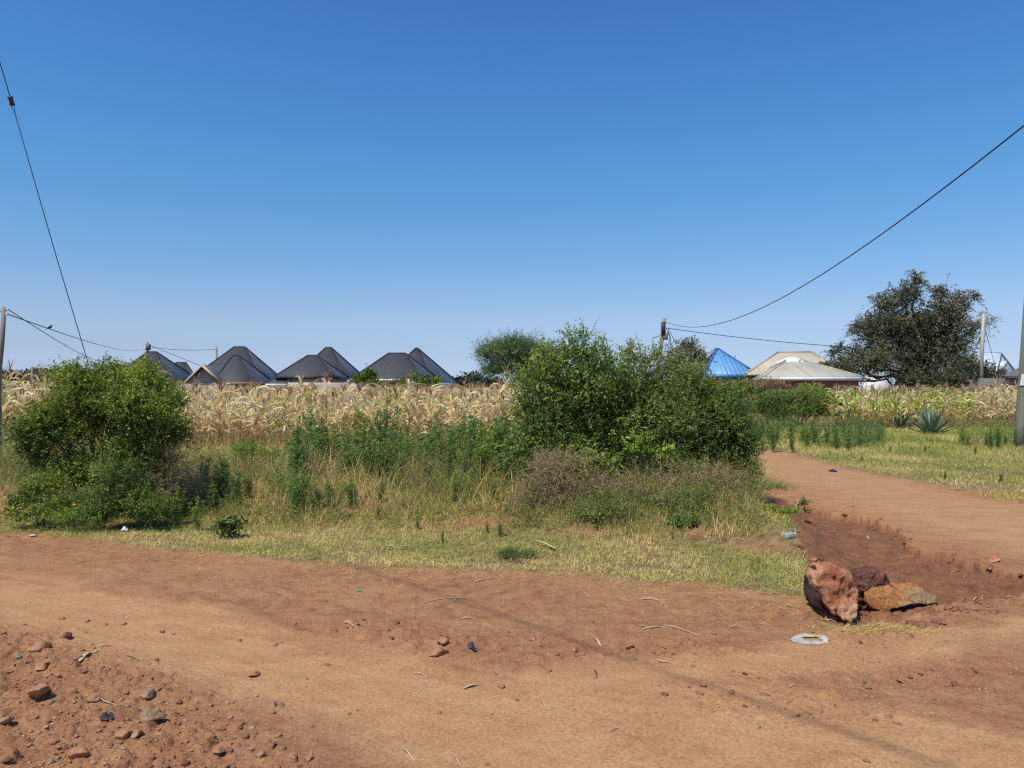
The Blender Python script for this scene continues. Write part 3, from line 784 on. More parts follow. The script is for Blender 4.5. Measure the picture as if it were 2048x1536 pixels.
spots = [(622, 1.02, 12.3, 0), (640, .8, 12.1, 1), (600, .72, 12.2, 1), (668, .7, 11.9, 3), (715, .92, 12.6, 3), (742, .95, 12.5, 0), (772, 1.0, 12.6, 0), (790, .9, 12.4, 1), (812, .8, 12.2, 3), (838, .78, 12.0, 0),
         (860, .82, 11.6, 1), (880, .8, 11.4, 0), (905, .95, 11.8, 3), (925, 1.0, 12.0, 0), (948, .95, 11.6, 1), (970, .95, 11.3, 3), (990, .95, 11.6, 0), (1010, 1.0, 11.9, 1), (700, .66, 11.2, 4), (735, .66, 10.8, 3),
         (770, .7, 10.7, 1), (800, .7, 10.6, 4), (690, .6, 10.6, 0), (900, .72, 10.6, 0), (935, .75, 10.3, 1), (962, .8, 10.2, 3), (995, .75, 10.1, 4), (850, .62, 10.3, 4), (580, .55, 11.2, 4), (550, .5, 10.9, 4),
         (640, .55, 10.9, 4), (1018, .7, 10.0, 1), (1028, .9, 10.8, 0), (450, .5, 11.0, 4), (405, .5, 10.8, 4), (430, .45, 10.0, 4), (355, .45, 9.2, 3), (395, .35, 8.9, 3), (500, .45, 9.9, 4), (985, .5, 9.4, 4)]
spots += [(rng.uniform(585, 1030), rng.uniform(.5, .9), rng.uniform(10.3, 12.8), int(rng.integers(0, 4))) for _ in range(30)] + [(float(np.clip(rng.normal(c_, 34), 585, 1035)), rng.uniform(.6, .95), rng.uniform(10.4, 12.4), int(rng.integers(0, 4))) for c_ in (630, 770, 900, 975) for _ in range(5)] + [(rng.uniform(420, 1020), rng.uniform(.25, .5), rng.uniform(9.3, 10.6), int(rng.choice([1, 3, 4, 4]))) for _ in range(26)]
for i, (px, sc, d, k) in enumerate(spots):
    x = (px - 1024) / FPX * d
    lab = ['tall dark green weed standing among the others in front of the dry maize', 'bushy dark green weed in front of the dry maize', 'slender dark green weed in the overgrown strip before the maize', 'mid green feathery weed in the overgrown strip before the maize', 'low olive green weed in the overgrown strip behind the verge'][k]
    dup(wp[k], (x, d, H(x, d) - 0.02), rng.uniform(0, 6.28), sc * 1.2 * rng.uniform(.8, 1.15), lab, 'tall green weeds before the maize', 'tall_weed')
vp = [(885, 1085, .22, 'thin green weed on the soil bank at the left of the dry brush'), (1000, 1075, .30, 'upright small weed beside the bare soil patch'), (835, 1060, .26, 'small green weed at the back of the verge grass'), (757, 1040, .30, 'small dark weed at the foot of the tall weeds'),
      (975, 1068, .24, 'second small weed beside the bare soil patch, paler and shorter'), (1345, 1080, .16, 'tiny green weed growing out of the soil under the thicket')]
for px, py, sc, lab in vp:
    g = G(px, py); dup(wp[1], g, rng.uniform(0, 6), sc * .75, lab, 'small weeds along the back of the verge', 'small_weed')
# far right band of weeds beyond the track
def db(lo, hi, ul, uh):
    return lambda x, y, u: (ss(lo, lo + 1.5, y) * (u > ul) * (u < uh) * (0.55 + fb2(x, y, .9, 2, 301)))
x, y = field(9000, 19.5, 29, 0.30, 0.66, db(20 , 0, .31, .49))
undergrowth('undergrowth', 'thick dark band of weeds below the hedge beyond the track', x, y, 0.7 * (0.35 + vn2(x / .9, y / .9, 9)), WEED, np.clip(.35 + rng.normal(0, .15, len(x)), 0, 1), 8, .05, .28)
ag = G(1860, 868); ag2 = G(1802, 858)
x, y = field(9000, 19.5, 27, 0.30, 0.70, db(20 , 0, .44, .70))
k = (np.abs(x / y - ag[0] / ag[1]) > .035) | (y > ag[1] + .3)
k &= (np.abs(x / y - ag2[0] / ag2[1]) > .03) | (y > ag2[1] + .3)
x, y = x[k], y[k]
undergrowth('undergrowth', 'olive weeds around the agaves in front of the right hand maize', x, y, 0.6 * (0.4 + vn2(x / .9, y / .9, 19)), OLIVE, np.clip(.65 + rng.normal(0, .15, len(x)), 0, 1), 8, .045, .26)
for i in range(46):
    px = rng.uniform(1515, 1760) if i < 30 else rng.uniform(1890, 2015)
    d = rng.uniform(20, 27) if i < 30 else rng.uniform(21, 24)
    x = (px - 1024) / FPX * d
    if 1770 < px < 1905 and d < 28.5: continue
    dup(wp[[0, 3, 1, 4][i % 4]], (x, d, H(x, d)), rng.uniform(0, 6.28), rng.uniform(0.45, 0.85) * (1.0 if i < 30 else .8),
        'green weed in the thick band of weeds under the hedge' if i < 30 else 'green weed right of the agaves, in front of the yellow maize',
        'weeds beyond the far track' if i < 30 else 'weeds between agaves and maize', 'far_weed')
for px, py, sc in ((1725, 925, .32), (1890, 962, .35), (2000, 968, .42), (1660, 912, .28), (1630, 880, .5), (1850, 905, .4), (1950, 910, .45), (1780, 905, .35)):
    g = G(px, py); dup(wp[4], g, rng.uniform(0, 6), sc * .7, 'small olive tuft in the short grass beyond the far track', 'tufts beyond the far track', 'grass_tuft')
for w in wp:
    for ch in list(w.children): bpy.data.objects.remove(ch)
    bpy.data.objects.remove(w)

# ================================================================== GRASS (nobody could count it)
def grass(name, label, x, y, h, w, mat, tint, droop=(0.3, 1.2), tilt=0.35, n=3):
    z = full(x, y) - 0.006
    N = len(x)
    V, F, T = blades(np.stack([x, y, z], -1), rng.uniform(0, 2 * pi, N), rng.uniform(0, tilt, N), h, w, rng.uniform(*droop, N), n, rng.uniform(-1, 1, N), tint=tint)
    prop(mesh(name, V, F, mat, None, T), label, None, None, 'stuff')
# short verge
def dv(x, y, u):
    _, veg, _, _ = zones(x, y)
    e = y - road_edge_d(u)
    n = fb2(x, y, 0.35, 3, 101)
    return veg * np.clip(ss(-0.05, 0.12, e) * (0.72 + n * 0.9) * np.where(x > 3.9, 0, 1) * (1 - 0.75 * ss(1.35, 1.7, e) * ss(2.7, 2.1, e) * ss(-1.2, 0.2, x)), 0.0, 1)
x, y = field(150000, 5.6, 10.2, -0.75, 0.40, dv)
e = y - road_edge_d(x / y)
N = len(x)
pat = fb2(x, y, 0.7, 3, 103)
tint = np.clip(0.53 + pat * 0.6 + 0.22 * ss(0.35, 0.0, e) + rng.normal(0, 0.13, N), 0, 1)
grass('short_grass', 'short dry green verge grass between road and bushes', x, y, rng.uniform(0.025, 0.075, N) * (1 + 0.5 * ss(1.0, 2.0, e)), rng.uniform(0.0035, 0.006, N), GRASS, tint, (0.4, 1.9), 0.8)
# tall mixed grass
def dt(x, y, u):
    _, veg, _, _ = zones(x, y)
    e = y - road_edge_d(u)
    n = fb2(x, y, 0.5, 3, 111)
    bare = ss(1.5, 1.9, e)
    return veg * bare * np.clip(0.62 + n * 1.1, 0.08, 1) * np.where(u > 0.33, 0, 1)
x, y = field(150000, 8.0, 14.5, -0.75, 0.34, dt)
N = len(x); e = y - road_edge_d(x / y)
hh = (0.10 + 0.17 * ss(1.8, 3.2, e)) * np.exp(rng.normal(0, 0.42, N)) * (1 + 0.9 * fb2(x, y, 0.45, 2, 113))
pat = fb2(x, y, 0.8, 3, 115)
tint = np.clip(0.47 + pat * 0.75 + rng.normal(0, 0.13, N) + 0.15 * ss(-4, -2.5, x) * ss(-1.0, -2.5, x), 0, 1)
grass('tall_grass', 'tall mixed green and straw coloured grass in the overgrown strip', x, y, np.clip(hh, 0.06, 0.75), rng.uniform(0.004, 0.008, N), DRYGRASS, tint, (0.1, 1.6), 0.75, 4)
# thin wiry dead stalks
x, y = field(5000, 8.6, 13.5, -0.62, 0.30, lambda x, y, u: dt(x, y, u) * (fb2(x, y, 0.9, 2, 119) > -0.1))
N = len(x)
grass('dead_stalks', 'thin brown dead stalks standing through the grass', x, y, rng.uniform(0.3, 0.8, N), np.full(N, 0.0035), BROWN, rng.uniform(0.2, 0.75, N), (-0.1, 0.9), 0.6, 4)
# leafy undergrowth mixed through the tall grass
def du(seed, thr, lo=1.5):
    def f(x, y, u):
        _, veg, _, _ = zones(x, y)
        e = y - road_edge_d(u)
        return veg * ss(lo, lo + .5, e) * ss(thr - .12, thr + .2, fb2(x, y, 0.55, 3, seed)) * (u < 0.33)
    return f
for nm, lab, mt, seed, thr, n, hm, bt in (('undergrowth', 'dark green leafy weeds growing through the tall grass', WEED, 201, 0.0, 15000, .55, .45), ('undergrowth', 'olive leafy weeds growing through the tall grass', OLIVE, 207, -0.12, 17000, .45, .62),
                                          ('undergrowth', 'yellow green fine leafed weeds in the tall grass', LIME, 213, 0.12, 11000, .32, .35), ('dry_undergrowth', 'tan dried weeds and seed heads in the tall grass', BROWN, 219, -0.08, 17000, .5, .72)):
    x, y = field(n, 8.2, 13.2, -0.74, 0.33, du(seed, thr))
    e = y - road_edge_d(x / y)
    hf = hm * (0.35 + 0.65 * ss(1.6, 3.4, e)) * (0.55 + 0.9 * vn2(x / .35, y / .35, seed + 3))
    undergrowth(nm, lab, x, y, hf, mt, np.clip(bt + rng.normal(0, .12, len(x)) + fb2(x, y, .4, 2, seed + 5) * .25, 0, 1), 9, .022 if mt is not BROWN else .016)
# grass at the far left, behind the crooked pole, up to the maize
def dl(x, y, u):
    return np.clip(0.75 + fb2(x, y, 0.8, 2, 121), 0.2, 1) * (y > 12.5)
x, y = field(60000, 12.5, 23.5, -0.78, 0.02, dl)
N = len(x)
tint = np.clip(0.34 + 0.42 * ss(15.5, 20.5, y) + fb2(x, y, 1.1, 2, 123) * 0.35 + rng.normal(0, .1, N), 0, 1)
grass('meadow_grass', 'knee high grass, green in front and straw coloured towards the maize', x, y, rng.uniform(0.25, 0.62, N) * np.where(x / y < -.52, 1, .42), rng.uniform(0.008, 0.014, N), DRYGRASS, tint, (0.1, 0.8), 0.25, 3)
# beyond the far track
def dr(x, y, u):
    rd = segd(x, y, RROAD)[0]
    n = fb2(x, y, 1.0, 3, 131)
    return ss(1.15, 1.55, rd * np.where(y > 11, 1, .62)) * np.clip(0.75 + n, 0.12, 1) * (y > 10.3 + 0 * x) * np.where((x < 5.2) & (y < 16), 0, 1)
x, y = field(190000, 10.3, 33, 0.30, 0.80, dr)
N = len(x)
far = ss(17, 24, y)
tint = np.clip(0.56 + fb2(x, y, 1.3, 3, 133) * 0.6 - 0.05 * far + rng.normal(0, .12, N), 0, 1)
grass('far_grass', 'sunlit green and straw grass on the far side of the track', x, y, rng.uniform(0.04, 0.10, N) * (1 + 2.2 * far * rng.random(N)), rng.uniform(0.005, 0.009, N), GRASS, tint, (0.3, 1.4), 0.6, 3)
N = 2600
u = rng.uniform(-.72, .40, N); y = road_edge_d(u) + rng.normal(-.02, .16, N) - rng.random(N) ** 5 * 1.2; x = u * y
k = y > 3.2; x, y = x[k], y[k]; N = len(x); z = full(x, y) + .004
V, F, T = blades(np.stack([x, y, z], -1), rng.uniform(0, 2 * pi, N), rng.uniform(1.3, 1.56, N), rng.uniform(.03, .14, N), np.full(N, .0028), rng.uniform(-.1, .2, N), 3, 0, tint=rng.uniform(.6, 1, N))
prop(mesh('straw_litter', V, F, GRASS, None, T), 'dead straw and grass litter along the ragged edge of the verge', None, None, 'stuff')
# cut straw lying on the road in front of the boulders
g = G(1740, 1262)
N = 420
x = g[0] + rng.normal(0, .16, N) + rng.uniform(-.1, .22, N); y = g[1] + rng.normal(0, .05, N) - (x - g[0]) * .02
z = full(x, y) + 0.004
V, F, T = blades(np.stack([x, y, z], -1), rng.normal(0.1, .7, N) + pi * (rng.random(N) > .5), rng.uniform(1.3, 1.55, N), rng.uniform(.03, .16, N), np.full(N, .003), rng.uniform(-.1, .2, N), 3, 0, tint=rng.uniform(.55, .95, N))
prop(mesh('cut_straw', V, F, GRASS, None, T), 'loose pile of cut straw on the soil in front of the boulders', None, None, 'stuff')

# ================================================================== MAIZE
def maize_parts(i, green=0.0, lo=False):
    h = rng.uniform(1.6, 1.85)
    nl = 9 if lo else 12
    a0 = rng.uniform(0, pi)
    zs = np.linspace(0.25, 0.9, nl) * h
    az = a0 + (np.arange(nl) % 2) * pi + rng.normal(0, 0.5, nl)
    p0 = np.stack([np.zeros(nl), np.zeros(nl), zs], -1)
    L = rng.uniform(0.5, 0.9, nl) * (1.15 - 0.5 * np.abs(zs / h - 0.55))
    tint = np.clip(rng.normal(0.52, 0.2, nl), 0, 0.84)
    if green > 0:
        g = rng.random(nl) < green
        tint = np.where(g, rng.uniform(0.86, 1.0, nl), tint)
    droop = rng.uniform(1.2, 2.7, nl)
    lv = blades(p0, az, rng.uniform(0.2, 0.6, nl), L, rng.uniform(0.05, 0.085, nl), droop, 4 if lo else 7, rng.uniform(-2.2, 2.2, nl), 'maize', tint, 0.0 if lo else 0.22)
    # husked ears hanging on the stalk
    ne = 1 + i % 2
    ez = rng.uniform(0.45, 0.62, ne * 4) * h
    ev = blades(np.stack([np.zeros(ne * 4), np.zeros(ne * 4), ez], -1), np.repeat(rng.uniform(0, 6, ne), 4) + rng.normal(0, .2, ne * 4), rng.uniform(.3, 1.2, ne * 4), rng.uniform(.18, .26, ne * 4), np.full(ne * 4, 0.07), rng.uniform(.6, 1.8, ne * 4), 3, rng.uniform(-1, 1, ne * 4), 'maize', rng.uniform(.6, .82, ne * 4))
    nb = 8 if lo else 13
    tv = blades(np.repeat(np.array([[0, 0, h * 0.97]]), nb, 0) + np.stack([np.zeros(nb), np.zeros(nb), rng.uniform(0, .12, nb)], -1), rng.uniform(0, 6.28, nb), rng.uniform(0.05, 0.6, nb), rng.uniform(.24, .40, nb), np.full(nb, .02), rng.uniform(0.4, 1.9, nb), 3 if lo else 5, 0, 'x', rng.random(nb))
    st = tube(np.stack([rng.normal(0, .012, 6), rng.normal(0, .012, 6), np.linspace(0, h + .1, 6)], -1), [0.014, 0.005], 3 if lo else 5, 0.5)
    return lv, ev, tv, st
def maize_proto(i, green):
    t = thing('maize_plant', (0, 0, 0), 'x', 'maize plant', 'maize plants')
    lv, ev, tv, st = maize_parts(i, green)
    mesh('leaves', lv[0], lv[1], MAIZE, t, lv[2]); mesh('husk', ev[0], ev[1], MAIZE, t, ev[2])
    mesh('tassel', tv[0], tv[1], TASSEL, t, tv[2]); mesh('stalk', st[0], fixq(st[1]), STALK, t)
    return t
dry = [maize_proto(i, 0.0) for i in range(7)] + [maize_proto(i, 0.35) for i in range(2)]
grn = [maize_proto(i, 0.75) for i in range(4)]
lots = []
def spot(px, d): x = (px - 1024) / FPX * d; return x, d
row = 0; cnt = 0
d = 20.6
while cnt < 212:
    xl, xr = (-60 - 1024) / FPX * d, (1075 - 1024) / FPX * d
    x = xl + rng.uniform(0, .3)
    while x < xr:
        yy = d + rng.normal(0, .1) + 0.9 * math.sin(x * 0.4 + 1)
        px = 1024 + x / yy * FPX
        if not (400 < px < 470 and d < 21.5):
            k = rng.choice(9, p=[.114] * 7 + [.101] * 2)
            dup(dry[k], (x, yy, H(x, yy)), rng.uniform(0, 6.28), rng.uniform(0.70, 0.97) * (1.20 if px < 130 else 1) * (1.16 if rng.random() < .08 else 1),
                'dried tan maize plant in the front rows of the field behind the bushes' if k < 7 else 'maize plant with some green leaves left in the front rows of the dry field',
                'dry maize in the field behind the bushes' if k < 7 else 'half green maize in the field behind the bushes', 'maize_plant')
            cnt += 1
        x += 0.31 + rng.uniform(-.07, .07)
    row += 1; d += 0.72
left_end = d
d = 31.0; cnt = 0
while cnt < 88:
    xl, xr = (1672 - 1024) / FPX * d, (2075 - 1024) / FPX * d
    x = xl
    while x < xr:
        yy = d + rng.normal(0, .12)
        px = 1024 + x / yy * FPX
        g = px < 1945
        base = grn if (g and rng.random() < 0.72) else dry
        k = rng.integers(len(base) if base is grn else 7)
        gg = base is grn
        dup(base[k], (x, yy, 0), rng.uniform(0, 6.28), rng.uniform(0.80, 1.0) * (1 if g else 1.08),
            'yellow green maize plant in the field under the big grey tree' if gg else 'dried maize plant in the right hand field behind the agaves',
            'yellow green maize under the big tree' if gg else 'dry maize in the field on the right', 'maize_plant')
        cnt += 1; x += 0.36 + rng.uniform(-.07, .07)
    d += 0.75
right_end = d
def maize_mass(name, label, rows, greenf):
    protos = []
    for i in range(8):
        pr = []
        for q, part in enumerate(maize_parts(i, greenf if i % 2 else 0.04, True)):
            V, F, T = part
            T = T * 1.0 if q < 2 else (np.full(len(V), 0.12) + 0.2 * rng.random(len(V)) if q == 2 else np.full(len(V), .35))
            pr.append((V, F, T))
        protos.append(join(pr))
    parts = [[] for _ in protos]
    for x, y in rows: parts[rng.integers(8)].append((x, y))
    out = []
    for pts, (V, F, T) in zip(parts, protos):
        if not pts: continue
        pts = np.array(pts); n = len(pts)
        a = rng.uniform(0, 6.28, n); s = rng.uniform(.68, .94, n)
        ca, sa = np.cos(a)[:, None] * s[:, None], np.sin(a)[:, None] * s[:, None]
        X = V[None, :, 0] * ca - V[None, :, 1] * sa + pts[:, 0:1]
        Y = V[None, :, 0] * sa + V[None, :, 1] * ca + pts[:, 1:2]
        Z = V[None, :, 2] * s[:, None] + 0 * X + full(pts[:, 0], pts[:, 1])[:, None]
        Fm = (F[None] + (np.arange(n) * len(V))[:, None, None]).reshape(-1, 4)
        out.append((np.stack([X, Y, Z], -1).reshape(-1, 3), Fm, np.tile(T, n)))
    V, F, T = join(out)
    o = mesh(name, V, fixq(F), MAIZE, None, T)
    prop(o, label, None, None, 'stuff')
rows = []
d = left_end
while d < 56:
    x = (-260 - 1024) / FPX * d
    while x < (1250 - 1024) / FPX * d:
        rows.append((x, d + rng.normal(0, .12))); x += 0.36 + rng.uniform(-.08, .08)
    d += 0.75 if d < 36 else 1.1
maize_mass('maize_field', 'rear rows of the dried maize field reaching back to the block wall', rows, 0.06)
rows = []
d = right_end
while d < 52:
    x = (1672 - 1024) / FPX * d
    while x < (2250 - 1024) / FPX * d:
        if not (d > 40 and 1720 < 1024 + x / d * FPX < 1785 and 0): rows.append((x, d + rng.normal(0, .12)))
        x += 0.42 + rng.uniform(-.08, .08)
    d += 0.85
maize_mass('maize_field', 'rear rows of the maize field under the big grey tree', rows, 0.35)
for w in dry + grn:
    for ch in list(w.children): bpy.data.objects.remove(ch)
    bpy.data.objects.remove(w)

# ================================================================== HOUSES
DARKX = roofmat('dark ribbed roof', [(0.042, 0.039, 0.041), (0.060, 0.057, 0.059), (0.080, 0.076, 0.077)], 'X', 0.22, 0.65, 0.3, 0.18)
DARKY = roofmat('dark roof side with painted sheen', [(0.045, 0.042, 0.044), (0.085, 0.081, 0.082), (0.17, 0.16, 0.155)], 'Y', 0.22)  # side slopes: brighter streaks put their sheen into the base colour
TRIMD = plain('roof ridge cap', [(0.028, 0.028, 0.031), (0.045, 0.045, 0.05)], 3, 0.5)
BLUEX = roofmat('blue ribbed roof', [(0.12, 0.31, 0.52), (0.18, 0.38, 0.60)], 'X', 0.30, 0.4, 0.4, 0.45)
BLUEY = roofmat('blue ribbed roof side', [(0.13, 0.35, 0.60), (0.17, 0.41, 0.66)], 'Y', 0.30, 0.4, 0.4, 0.45)
TRIMB = plain('blue ridge cap', [(0.03, 0.14, 0.42), (0.04, 0.18, 0.5)], 3, 0.45)
TINX = roofmat('weathered tin roof', [(0.32, 0.29, 0.22), (0.46, 0.42, 0.32), (0.55, 0.50, 0.38)], 'X', 0.16, 0.5, 0.4, 0.3)
TINY = roofmat('weathered tin roof side', [(0.28, 0.27, 0.23), (0.40, 0.37, 0.29), (0.48, 0.43, 0.33)], 'Y', 0.16, 0.5, 0.4, 0.3)
TANX = roofmat('tan tin roof', [(0.42, 0.34, 0.24), (0.55, 0.46, 0.33), (0.60, 0.50, 0.37)], 'X', 0.22, 0.5, 0.4, 0.25)
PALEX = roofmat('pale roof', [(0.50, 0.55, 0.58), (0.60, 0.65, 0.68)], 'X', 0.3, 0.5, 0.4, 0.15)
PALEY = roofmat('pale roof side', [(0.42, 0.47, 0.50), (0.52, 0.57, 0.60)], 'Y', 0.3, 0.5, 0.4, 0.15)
WHITE = plain('white paint', [(0.62, 0.62, 0.60), (0.78, 0.78, 0.76)], 2, 0.6)
WOODB = plain('fascia board', [(0.26, 0.15, 0.10), (0.38, 0.24, 0.17)], 6, 0.8)
WOODL = plain('pale barge board', [(0.42, 0.33, 0.25), (0.55, 0.45, 0.36)], 6, 0.8)
BLOCK = blockmat('grey concrete block', (0.29, 0.255, 0.22, 1), (0.36, 0.32, 0.27, 1), (0.20, 0.175, 0.15, 1))
BLOCKL = blockmat('light concrete block', (0.44, 0.38, 0.31, 1), (0.52, 0.45, 0.37, 1), (0.28, 0.24, 0.2, 1))
REDBR = blockmat('red brick', (0.25, 0.055, 0.035, 1), (0.32, 0.08, 0.05, 1), (0.2, 0.1, 0.08, 1), 0.24, 0.09)
HOLE = plain('dark opening', [(0.012, 0.012, 0.014), (0.02, 0.02, 0.022)], 2, 0.4)
GREYB = plain('grey board', [(0.10, 0.095, 0.09), (0.17, 0.165, 0.155)], 5, 0.8)

def rp(px, d, z): return np.array([(px - 1024) / FPX * d, d, z])
def hip(name, par, FL, FR, RR, RL, A, B, ze, zr, mats, fascia=None, cap=None, thick=0.10, cw=.16):
    """hipped roof from (px, distance) corners; front, right, back and left slopes, ridge caps and fascia boards"""
    v = [rp(*q, ze) for q in (FL, FR, RR, RL)] + [rp(*A, zr), rp(*B, zr)]
    V = np.array(v)
    low = V.copy(); low[:, 2] -= thick
    V = np.concatenate([V, low])
    quads = np.array([[0, 1, 5, 4], [2, 3, 4, 5], [7, 6, 10, 11], [9, 8, 11, 10]])
    sk = np.array([[0, 6, 7, 1], [1, 7, 8, 2], [2, 8, 9, 3], [3, 9, 6, 0]])
    tris = np.array([[1, 2, 5], [3, 0, 4], [8, 7, 11], [6, 9, 10]])
    r = mesh(name, V, [quads, sk, tris], mats, par, mi=[0, 0, 0, 0] + [0] * 4 + [1, 1, 1, 1])
    C = cap or TRIMD
    parts = [beam(a + np.array([0, 0, .02]), b + np.array([0, 0, .02]), cw, .06) for a, b in ((v[4], v[5] + 1e-3), (v[0], v[4]), (v[1], v[5]), (v[2], v[5]), (v[3], v[4]))]
    Vc, Fc, _ = join(parts); mesh('ridge_cap', Vc, Fc, C, r)
    if fascia is not None:
        cen = V[:4].mean(0)
        o = [q + norm(q - cen) * np.array([1, 1, 0]) * 0.03 + np.array([0, 0, -.16]) for q in v[:4]]
        parts = [beam(o[i], o[(i + 1) % 4], .03, .22) for i in range(4)]
        Vc, Fc, _ = join(parts); mesh('fascia', Vc, Fc, fascia, r)
    return r
def walls(par, FL, FR, RR, RL, z1, mat, inset=0.90, name='wall'):
    q = np.array([rp(*p, 0) for p in (FL, FR, RR, RL)]); c = q.mean(0); q = c + (q - c) * inset
    V = np.concatenate([q + [0, 0, -0.1], q + [0, 0, z1]])
    F = np.array([[0, 1, 5, 4], [1, 2, 6, 5], [2, 3, 7, 6], [3, 0, 4, 7]])
    return mesh(name, V, F, mat, par)
def window(par, px, d, z, w, h):
    V, F, _ = box(rp(px, d, z), (w, .06, h)); f = mesh('window', V, F, WOODB, par)
    V, F, _ = box(rp(px, d - .04, z), (w - .14, .03, h - .14)); mesh('pane', V, F, HOLE, f)
def gable(par, pk, lft, rgt, back, zp, zl, zr_, wallmat, mats, depth_px):
    """gabled porch wing: peak, left and right eave corners in the front plane; the ridge runs back"""
    a = rp(*pk, zp); l = rp(*lft, zl); r = rp(*rgt, zr_)
    b = rp(*back, zp); off = b - a
    V = np.array([a, l, r, a + off, l + off, r + off]); low = V.copy(); low[:, 2] -= .10
    V = np.concatenate([V, low])
    F = np.array([[1, 0, 3, 4], [0, 2, 5, 3], [7, 10, 9, 6], [6, 9, 11, 8], [0, 1, 7, 6], [2, 0, 6, 8], [1, 4, 10, 7], [2, 8, 11, 5]])
    rf = mesh('roof', V, F, mats, par, mi=[1] * 8)
    fr = np.array([0, -.03, -.09])
    Vb, Fb, _ = join([beam(a + fr, l + fr + (0, 0, -.02), .04, .20), beam(a + fr + [0, -.002, 0], r + fr, .04, .20)])
    mesh('barge_board', Vb, Fb, WOODL, rf)
    s = np.array([0, .55, 0]); k = 0.86
    c = (l + r) / 2
    wl = c + (l - c) * k + s; wr = c + (r - c) * k + s; ap = a + s - [0, 0, .22]
    W_ = np.array([[wl[0], wl[1], -.1], [wr[0], wr[1], -.1], [wr[0], wr[1], wr[2] + .12], [ap[0], ap[1], ap[2]], [wl[0], wl[1], wl[2] + .12]])
    e = W_ + off * 0.8
    V = np.concatenate([W_, e])
    mesh('gable_wall', V, [np.array([[0, 1, 2, 3, 4]]), np.array([[1, 6, 7, 2], [0, 4, 9, 5]])], wallmat, par)
D2 = [DARKX, DARKY]
# house 1
h = thing('house', rp(300, 76, 0), 'dark roofed block house behind the left bush, with a pole rising behind its ridge', 'house', 'dark roofed houses behind the maize')
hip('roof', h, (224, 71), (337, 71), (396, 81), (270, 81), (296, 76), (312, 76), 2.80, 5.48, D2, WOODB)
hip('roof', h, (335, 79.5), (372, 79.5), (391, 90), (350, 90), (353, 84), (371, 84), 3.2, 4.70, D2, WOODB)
gable(h, (236, 69), (208, 69), (284, 69), (268, 74), 4.28, 2.9, 2.70, BLOCK, D2, 0)
walls(h, (240, 71), (337, 71), (384, 81), (280, 81), 2.68, BLOCK); window(h, 352, 72.6, 2.1, 1.2, .8)
# house 2
h = thing('house', rp(470, 76, 0), 'dark roofed house with a gabled porch and pale barge boards', 'house', 'dark roofed houses behind the maize')
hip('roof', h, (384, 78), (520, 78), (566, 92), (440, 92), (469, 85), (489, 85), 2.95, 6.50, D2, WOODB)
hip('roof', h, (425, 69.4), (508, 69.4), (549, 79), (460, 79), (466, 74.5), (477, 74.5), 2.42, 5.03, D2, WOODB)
gable(h, (404, 67.5), (367, 67.5), (443, 67.5), (430, 75), 3.93, 2.30, 2.38, BLOCKL, D2, 0)
walls(h, (425, 69.4), (508, 69.4), (549, 79), (460, 79), 2.3, BLOCK); walls(h, (398, 78), (520, 78), (566, 92), (440, 92), 2.8, BLOCK, name='rear_wall')
# house 3
h = thing('house', rp(640, 76, 0), 'dark roofed house with a low white edged side roof and a red brick patch', 'house', 'dark roofed houses behind the maize')
hip('roof', h, (590, 80), (690, 80), (729, 91), (630, 91), (652, 85), (662, 85), 3.2, 6.42, D2, TRIMD)
hip('roof', h, (550, 71), (668, 71), (697, 80), (580, 80), (616, 75.5), (633, 75.5), 2.98, 5.10, D2, TRIMD)
hip('roof', h, (531, 70.4), (577, 70.4), (600, 79), (556, 79), (588, 74.5), (592, 74.5), 2.28, 3.75, D2, WHITE)
walls(h, (571, 71), (668, 71), (697, 80), (600, 80), 2.88, BLOCKL, .95); walls(h, (531, 68), (580, 68), (610, 80), (560, 80), 2.1, BLOCK, name='side_wall')
V, F, _ = box(rp(655, 70.2, 2.45), (.95, .3, .7)); mesh('brick_patch', V, F, REDBR, h)
# house 4
h = thing('house', rp(800, 76, 0), 'rightmost dark roofed house, partly behind climbing plants, with white fascia boards', 'house', 'dark roofed houses behind the maize')
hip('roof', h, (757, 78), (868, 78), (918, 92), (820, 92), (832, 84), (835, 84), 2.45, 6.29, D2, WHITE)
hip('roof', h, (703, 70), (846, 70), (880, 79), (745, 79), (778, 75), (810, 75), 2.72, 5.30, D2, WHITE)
walls(h, (722, 70), (846, 70), (880, 79), (770, 79), 2.6, BLOCK); walls(h, (770, 78), (868, 78), (918, 92), (820, 92), 2.3, BLOCK, name='rear_wall')
# perimeter walls
for (a, b, d, z, lab, m) in ((298, 470, 64, 2.05, 'grey block wall in front of the house with the gabled porch', BLOCK), (577, 700, 64, 2.28, 'light block wall in front of the house with the brick patch', BLOCKL),
                             (700, 915, 65, 1.95, 'grey block wall below the rightmost dark roof', BLOCK)):
    V1, F1, _ = box(((rp(a, d, 0)[0] + rp(b, d, 0)[0]) / 2, d, z / 2), (rp(b, d, 0)[0] - rp(a, d, 0)[0], .22, z))
    prop(mesh('block_wall', V1, F1, m, loc=rp((a + b) / 2, d, 0)), lab, 'wall', 'block walls behind the maize', 'thing')
# blue roof
h = thing('house', rp(1450, 55, 0), 'house with a bright blue ribbed pyramid roof behind the thicket', 'house')
hip('roof', h, (1408, 52), (1516, 52), (1500, 60), (1392, 60), (1434, 55), (1436, 55), 2.75, 4.65, [BLUEX, BLUEY], TRIMB, TRIMB)
walls(h, (1408, 52), (1516, 52), (1500, 60), (1392, 60), 2.6, BLOCK)
